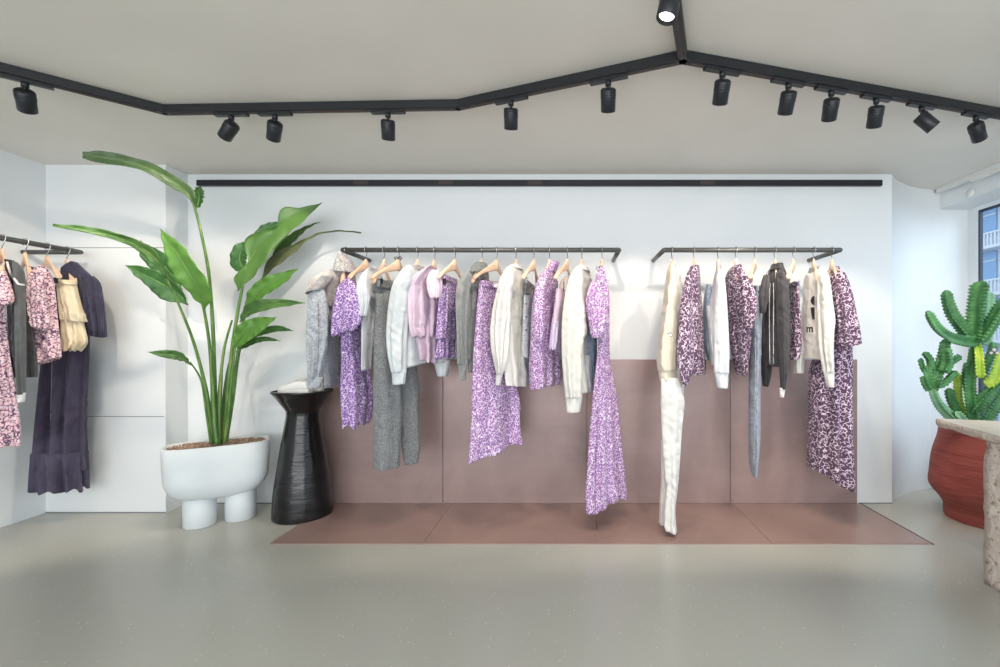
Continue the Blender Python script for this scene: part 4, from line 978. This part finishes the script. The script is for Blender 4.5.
# right side leaves, top to bottom
stalk([(224, 443, 2.98), (232, 395, 2.97), (239, 345, 2.95), (245, 312, 2.94), (249, 300, 2.93)], .011, .005)
leaf([(245, 311, 2.94), (254, 298, 2.9), (267, 286, 2.88), (283, 277, 2.87), (299, 268, 2.86)], [0, 5, 7, 8, 6, 0], [0, 6, 8, 7, 4, 0], 'leaf_bright', .3, 13)
leaf([(240, 322, 2.9), (252, 310, 2.86), (270, 305, 2.82), (288, 303, 2.8), (306, 303, 2.78)], [0, 4, 5, 4, 3, 0], [0, 6, 7, 5, 3, 0], 'leaf_mid', .35, 14)
stalk([(226, 443, 3.0), (233, 400, 2.98), (238, 360, 2.94), (243, 338, 2.92)], .010, .005)
leaf([(233, 350, 2.9), (243, 336, 2.86), (258, 325, 2.84), (277, 317, 2.82)], [0, 7, 9, 7, 0], [0, 8, 10, 6, 0], 'leaf_bright', .2, 15)
leaf([(250, 340, 2.98), (262, 332, 2.98), (278, 328, 2.98), (294, 331, 2.98)], [0, 3, 4, 3, 0], [0, 3, 3, 2, 0], 'leaf_dark', .3, 16)
leaf([(236, 352, 2.98), (248, 344, 2.98), (264, 339, 2.98), (281, 341, 2.98)], [0, 2.5, 2.5, 2, 0], [0, 3, 3, 2, 0], 'leaf_dark', .3, 17)
# bare stalks in the clump
for pts, r in (([(219, 443, 2.9), (220, 390, 2.9), (224, 350, 2.9), (232, 320, 2.91)], .011),
               ([(221, 443, 3.02), (226, 380, 3.03), (240, 330, 3.03), (258, 288, 3.02)], .010), 
               ([(224, 443, 2.92), (229, 410, 2.9), (232, 375, 2.88), (235, 348, 2.88)], .011),
               ([(217, 443, 2.86), (214, 415, 2.86), (213, 385, 2.87), (214, 350, 2.88)], .012)):
    stalk(pts, r, r*.5)
for pts, r in (([(218, 445, 2.93), (219, 410, 2.93), (221, 375, 2.93)], .018), ([(214, 445, 2.96), (213, 415, 2.96), (212, 380, 2.95)], .016), ([(223, 445, 2.97), (226, 415, 2.97), (229, 380, 2.96)], .016)):
    stalk(pts, r, r*.55, name='leaf_sheath')

# ------------------------------------------------------------------ black pedestal table
cx, cy = WX(303, 3.085), 3.085
t = thing('pedestal_table', (cx, cy, 0), 'glossy black waisted ceramic pedestal between the plant and the purple dress', 'side table')
pr = [(.185, 0), (.193, .006), (.194, .05), (.190, .12), (.178, .22), (.160, .34), (.144, .45), (.126, .55), (.113, .62), (.106, .665), (.107, .69)]
pr = cat(pr, 5)
mb = MB(); mb.lathe((cx, cy), [(max(.01, a*.93), b) for a, b in pr], 64, .02, 3); mb.build('pedestal', 'black_glaze', t, True)
top = cat([(.104, .685), (.112, .705), (.140, .745), (.172, .79), (.197, .817), (.2005, .824), (.199, .829), (.193, .830), (.188, .824), (.10, .822), (.02, .822)], 4)
mb = MB(); mb.lathe((cx, cy), [(a*.93, b) for a, b in top], 64, .01, 5); mb.build('table_top', 'black_glaze', t, True)
# sneakers on it
def sneaker(x, y, z, rot, label):
    t = thing('sneaker', (x, y, z), label, 'shoe', 'white sneakers on the pedestal'); t.rotation_euler = (0, 0, 0)
    cr, sr = math.cos(rot), math.sin(rot); Q = lambda a, b, c: V3(x+.86*(a*cr-b*sr), y+.86*(a*sr+b*cr), z+.86*c)
    def ring(a, w, h, z0, n=20):
        out = []
        for k in range(n):
            q = 2*PI*k/n; c_, s_ = math.cos(q), math.sin(q)
            out.append(Q(a, w*math.copysign(abs(c_)**.8, c_), z0+(h/2)*(1+math.copysign(abs(s_)**.8, s_))))
        return out
    st = [(-.125, .012, .03), (-.12, .028, .060), (-.10, .034, .082), (-.06, .035, .088), (-.02, .034, .082), (.02, .036, .066), (.06, .040, .050), (.095, .038, .040), (.118, .026, .032), (.127, .010, .020)]
    S_ = cat(st, 3); mb = MB(); mb.rings([ring(a, w, h, .012) for a, w, h in S_]); up = mb.build('upper', 'white_leather', t, True)
    mb = MB(); so = cat([(-.132, .010), (-.122, .032), (-.06, .038), (0, .036), (.07, .044), (.115, .034), (.135, .010)], 4)
    mb.rings([[Q(a, w, .0), Q(a, -w, .0), Q(a, -w*1.02, .020), Q(a, w*1.02, .020)] for a, w in so]); bevel(mb.build('sole', 'white_rubber', t, False), .003)
    for k in range(5):
        a = -.005+.017*k; h = .012+lerp(.082, .05, (a+.02)/.09); mb = MB()
        mb.tube([Q(a, -.022, h-.012), Q(a+.003, -.01, h-.0005), Q(a, .01, h-.0005), Q(a+.003, .022, h-.012)], .0026, 6); mb.build('lace', 'lace_grey', up, True)
    mb = MB(); mb.tube([Q(-.112, 0, .085), Q(-.1, .024, .094), Q(-.06, .028, .099), Q(-.025, .020, .096), Q(-.015, 0, .094), Q(-.025, -.020, .096), Q(-.06, -.028, .099), Q(-.1, -.024, .094), Q(-.112, 0, .085)], .0055, 8); mb.build('ankle_collar', 'lace_grey', up, True)
plain('white_leather', srgb(236, 234, 230), .4); plain('white_rubber', srgb(228, 226, 220), .5); plain('lace_grey', srgb(204, 202, 200), .7)
sneaker(cx-.015, cy-.065, .8235, math.radians(172), 'white sneaker on the black pedestal, the one nearer the viewer')
sneaker(cx+.0, cy+.055, .8235, math.radians(168), 'white sneaker on the black pedestal, the one nearer the wall')

# ------------------------------------------------------------------ red pot and cactus
px_, py_ = 2.71, 3.0
t = thing('clay_pot', (px_, py_, 0), 'large rough terracotta-red clay pot behind the stone table, holding the cactus', 'pot')
pr = cat([(.222, 0), (.232, .004), (.234, .03), (.236, .07), (.262, .12), (.300, .17), (.318, .215), (.314, .29), (.304, .38), (.288, .46), (.270, .53), (.262, .575), (.256, .585), (.246, .58), (.238, .55), (.245, .49)], 5)
mb = MB(); mb.lathe((px_, py_), [(a*.965, b) for a, b in pr], 72, .03, 9); mb.build('pot_body', 'red_clay', t, True)
mb = MB(); mb.lathe((px_, py_), [(.243, .50), (.2, .515), (.1, .52), (.01, .522)], 40, .02, 2); o = mb.build('potting_soil', 'gravel', None, True); origin_to(o, (px_, py_, .5)); tag(o, 'brown soil inside the red clay pot', 'soil', kind='stuff')
CT = thing('cactus', (px_, py_, .52), 'branching green candelabra cactus with toothed ribs, in the red clay pot', 'cactus')
def branch(pts, w0, w1, m='cactus', wings=3, seed=0, teeth=48., parent=CT):
    P = [Vector(p) for p in cat([tuple(W(*p)) for p in pts], 22)]
    L = [0]
    for a, b in zip(P[:-1], P[1:]): L.append(L[-1]+(b-a).length)
    n_ = max(20, int(L[-1]*290)); rings = []; prev = None; ph = seed*1.3
    def pos(t):
        d = t*L[-1]
        for i in range(len(L)-1):
            if L[i+1] >= d: return P[i].lerp(P[i+1], (d-L[i])/max(1e-9, L[i+1]-L[i]))
        return P[-1]
    for i in range(n_+1):
        u_ = i/n_; p = pos(u_); d = (pos(min(1, u_+.03))-pos(max(0, u_-.03))).normalized()
        if prev is None: a = Vector((0, 1, 0)); uu = d.cross(a).normalized()
        else: uu = (prev-d*prev.dot(d)).normalized()
        prev = uu; ww = d.cross(uu)
        w = lerp(w0, w1, u_)*(1-max(0, (u_-.9)/.1)**2*.75)*(.75+.25*sm(u_/.08))
        tooth = .5+.5*math.sin(L[-1]*u_*2*PI*teeth)
        ring = []
        for k in range(wings*8):
            q = 2*PI*k/(wings*8); f = (.5+.5*math.cos(q*wings))**2.2
            r = w*(.30+f*(.52+.22*tooth))
            ring.append(p+(uu*math.cos(q+ph)+ww*math.sin(q+ph))*r)
        rings.append(ring)
    mb = MB(); mb.rings(rings); return mb.build('branch', m, parent, True)
D = 2.9
B_ = [([(975, 440, 2.95), (973, 415, 2.92), (970, 385, 2.9), (973, 360, 2.88), (976, 341, 2.86)], .050, .038, 'cactus'),
 ([(976, 341, 2.86), (977, 325, 2.84), (979, 305, 2.83), (983, 281, 2.82)], .058, .062, 'cactus'),
 ([(975, 341, 2.86), (963, 341, 2.83), (948, 337, 2.80), (936, 327, 2.78), (927, 311, 2.77)], .045, .030, 'cactus'),
 ([(972, 339, 2.88), (963, 328, 2.88), (953, 315, 2.89), (948, 302, 2.9), (946, 290, 2.9)], .048, .032, 'cactus'),
 ([(980, 341, 2.84), (988, 330, 2.80), (997, 315, 2.77), (1008, 298, 2.75)], .050, .045, 'cactus'),
 ([(986, 345, 3.0), (988, 320, 3.02), (990, 300, 3.03), (990, 292, 3.03)], .032, .026, 'cactus_pale'),
 ([(977, 344, 2.86), (979, 355, 2.83), (980, 370, 2.82), (981, 378, 2.82)], .030, .036, 'cactus_yellow'),
 ([(980, 378, 2.9), (986, 365, 2.9), (992, 350, 2.9), (993, 342, 2.9)], .030, .030, 'cactus'),
 ([(985, 385, 2.85), (994, 380, 2.83), (999, 368, 2.82), (1004, 352, 2.82)], .040, .040, 'cactus_yellow'),
 ([(972, 412, 2.92), (982, 400, 2.86), (994, 388, 2.83), (1006, 378, 2.8)], .040, .036, 'cactus'),
 ([(980, 430, 2.95), (990, 412, 2.93), (1000, 398, 2.92), (1008, 385, 2.9)], .046, .04, 'cactus'),
 ([(985, 430, 3.05), (988, 410, 3.05), (983, 395, 3.05)], .036, .03, 'cactus_pale'),
 ([(966, 430, 2.95), (950, 416, 2.9), (938, 403, 2.86), (931, 386, 2.84)], .040, .030, 'cactus_pale'),
 ([(931, 388, 2.84), (928, 376, 2.82), (926, 366, 2.82)], .034, .030, 'cactus'),
 ([(930, 375, 2.83), (924, 368, 2.82), (921, 358, 2.82)], .024, .020, 'cactus'),
 ([(931, 370, 2.84), (930, 360, 2.85), (924, 352, 2.85)], .026, .022, 'cactus'),
 ([(933, 390, 2.85), (938, 372, 2.85), (943, 355, 2.85), (946, 339, 2.85)], .040, .034, 'cactus'),
 ([(944, 372, 2.8), (948, 362, 2.8), (946, 348, 2.8)], .044, .040, 'cactus'),
 ([(946, 368, 2.84), (953, 361, 2.84), (961, 356, 2.84)], .022, .022, 'cactus'),
 ([(930, 390, 2.8), (926, 384, 2.8), (923, 376, 2.8)], .026, .022, 'cactus'),
 ([(938, 385, 2.8), (945, 382, 2.8), (952, 375, 2.8), (957, 371, 2.8)], .028, .024, 'cactus'),
 ([(962, 425, 2.98), (956, 410, 2.98), (951, 398, 2.98), (949, 388, 2.98)], .038, .030, 'cactus'),
 ([(968, 425, 3.05), (960, 400, 3.07), (959, 382, 3.08), (958, 372, 3.08)], .034, .034, 'cactus_yellow'),
 ([(965, 432, 2.9), (962, 420, 2.88), (955, 412, 2.86)], .034, .026, 'cactus_pale'),
 ([(972, 400, 2.95), (966, 380, 2.98), (968, 362, 3.0)], .030, .026, 'cactus')]
for i, (p, a, b, m) in enumerate(B_): branch(p, a, b, m, 3 if i % 3 else 4, i)
rn = random.Random(8)
for (q, r_) in (((994, 350, 2.79), .010), ((991, 353, 2.79), .008), ((997, 353, 2.79), .008)):
    mb = MB(); c = W(*q); mb.tube([c+V3(0, 0, -r_), c+V3(0, 0, -r_*.5), c, c+V3(0, 0, r_*.6), c+V3(0, 0, r_)], [r_*.3, r_*.85, r_, r_*.8, r_*.2], 10); o = mb.build('flower', 'pink_cloth', CT, True); o['label'] = 'small pale pink flower'

# ------------------------------------------------------------------ stone table at the right edge
t = thing('stone_table', (2.4, 1.9, 0), 'rough-edged travertine table cut off by the right edge of the photo', 'table')
ZTb = .73
outl = [(2.02, 2.55), (1.965, 2.30), (1.93, 2.07), (1.90, 1.80), (1.88, 1.35), (2.9, 1.35), (2.95, 2.28), (2.6, 2.40), (2.28, 2.47)]
dense = []
for i in range(len(outl)):
    a, b = outl[i], outl[(i+1) % len(outl)]; m_ = max(3, int(math.dist(a, b)/.018))
    for k in range(m_): dense.append((lerp(a[0], b[0], k/m_), lerp(a[1], b[1], k/m_)))
cxx, cyy = 2.4, 1.9; L_ = []
for (f_, z, am) in ((1, ZTb-.001, .001), (1, ZTb-.010, .002), (.998, ZTb-.016, .010), (.985, ZTb-.026, .022), (.965, ZTb-.034, .026), (.94, ZTb-.042, .014)):
    R = []
    for (x, y) in dense:
        nz = noise.noise(Vector((x*28, y*28, z*40)))*am; d = Vector((x-cxx, y-cyy)); d.normalize()
        R.append((cxx+(x-cxx)*f_+d.x*nz, cyy+(y-cyy)*f_+d.y*nz, z+noise.noise(Vector((x*20, y*20, 3)))*am*.5))
    L_.append(R)
mb = MB(); mb.rings(L_[::-1]); mb.build('table_body', 'travertine', t, True)
mb = MB(); mb.rings([[(x, y, ZTb-.001) for x, y in dense], [(x, y, ZTb+.003) for x, y in dense]]); mb.build('polished_surface', 'travertine_top', t)
mb = MB(); x0, x1, y0, y1 = 1.985, 2.5, 1.62, 2.215; R = []
per = [(lerp(x0, x1, k/14), y1) for k in range(14)] + [(x1, lerp(y1, y0, k/14)) for k in range(14)] + [(lerp(x1, x0, k/14), y0) for k in range(14)] + [(x0, lerp(y0, y1, k/14)) for k in range(14)]
for j in range(26):
    z = (ZTb-.04)*j/25; R.append([(x+noise.noise(Vector((x*16, y*16, z*16)))*.012*min(1, j/3), y+noise.noise(Vector((x*16, y*16, z*16+9)))*.012, z) for x, y in per])
mb.rings(R); mb.build('slab_leg', 'travertine', t, True)

# ------------------------------------------------------------------ curtain rail and sensor under the right ceiling
t = thing('curtain_rail', (2.9, 3.3, CEIL-.03), 'white ceiling rail running along the header above the right window', 'curtain rail')
mb = MB(); mb.bar((2.875, 3.60, CEIL-.017), (2.875, .5, CEIL-.017), .045, .034); bevel(mb.build('rail_profile', 'white_plastic', t), .003, 1)
mb = MB(); mb.bar((2.870, 3.30, CEIL-.045), (2.870, 2.5, CEIL-.045), .03, .022); bevel(mb.build('end_unit', 'white_plastic', t), .003, 1)
mb = MB(); c = W(972.5, 193, 3.36); c.x = 2.919
mb.tube([(c.x, c.y, c.z), (c.x-.012, c.y, c.z), (c.x-.018, c.y, c.z)], [.03, .03, .02], 20); o = mb.build('ceiling_sensor', 'white_plastic', None, True); origin_to(o, c); tag(o, 'small round white sensor on the header above the right window', 'sensor')

# ------------------------------------------------------------------ outside
mb = MB(); mb.box(RXW+.3, 90, -60, 90, -5.2, -5); struct(mb.build('ground_outside', 'pavement')) if 'pavement' in M else None
plain('pavement', srgb(150, 150, 150), .9); plain('facade', srgb(214, 220, 228), .8); plain('facade_glass', srgb(126, 168, 212), .2); plain('facade_rail', srgb(220, 226, 234), .6); plain('dark_railing', srgb(70, 84, 104), .5)
mb = MB(); mb.box(RXW+.3, 90, -60, 90, -5.2, -5); o = mb.build('ground', 'pavement'); struct(o)
bt = thing('building', (28, 30, -5), 'pale building with blue windows and balustrades seen through the right window', 'building')
mb = MB(); mb.box(28, 38, 14, 46, -5, 24); mb.build('facade', 'facade', bt)
for fl in range(9):
    zf = -4.1+3.05*fl
    for c_ in range(10):
        y0 = 15.0+3.05*c_
        mb = MB(); mb.box(27.9, 28.05, y0, y0+2.5, zf, zf+2.05); w_ = mb.build('window', 'facade_glass', bt)
        mb = MB(); mb.box(27.85, 27.95, y0+1.2, y0+1.3, zf, zf+2.05); mb.box(27.85, 27.95, y0, y0+2.5, zf+1.4, zf+1.47); mb.build('window_bar', 'facade_rail', w_)
    mb = MB(); mb.box(27.0, 28, 14, 46, zf-.95, zf-.75); mb.box(27.0, 27.12, 14, 46, zf+.0, zf+.1)
    y = 14.
    while y < 46: mb.box(27.03, 27.1, y, y+.12, zf-.75, zf+.0); y += .26
    mb.build('balcony', 'facade_rail' if fl % 4 != 1 else 'dark_railing', bt)

# ------------------------------------------------------------------ light and camera
w = bpy.data.worlds.new('World'); S.world = w; w.use_nodes = True
bg = w.node_tree.nodes['Background']; bg.inputs[0].default_value = (.80, .90, 1.0, 1); bg.inputs[1].default_value = 1.35
def area(name, loc, rot, sx, sy, e, col=(1, 1, 1)):
    L = bpy.data.lights.new(name, 'AREA'); L.shape = 'RECTANGLE'; L.size = sx; L.size_y = sy; L.energy = e; L.color = col
    o = bpy.data.objects.new(name, L); COL.objects.link(o); o.location = loc; o.rotation_euler = rot; return o
# added fill for an assumed shopfront behind the viewer; daylight through the right window
area('rear_fill', (-.2, YN-.05, 1.25), (math.radians(96), 0, 0), 6.6, 2.1, 205, (.96, .98, 1))
area('window_daylight', (5.6, 0.6, 2.9), (math.radians(68), 0, math.radians(90)), 6.0, 2.4, 165, (.78, .89, 1))
cam = bpy.data.cameras.new('Camera'); co = bpy.data.objects.new('Camera', cam); COL.objects.link(co); S.camera = co
co.location = (0, 0, HC); co.rotation_euler = (math.radians(90), 0, 0)
cam.sensor_width = 36; cam.lens = F/1000*36; cam.shift_x = -(CX-500)/1000; cam.shift_y = (CY-333.5)/1000; cam.clip_end = 300; cam.clip_start = .02
S.view_settings.view_transform = 'Standard'; S.view_settings.look = 'None'; S.view_settings.exposure = 0.12; S.view_settings.gamma = 1; S.view_settings.use_curve_mapping = False
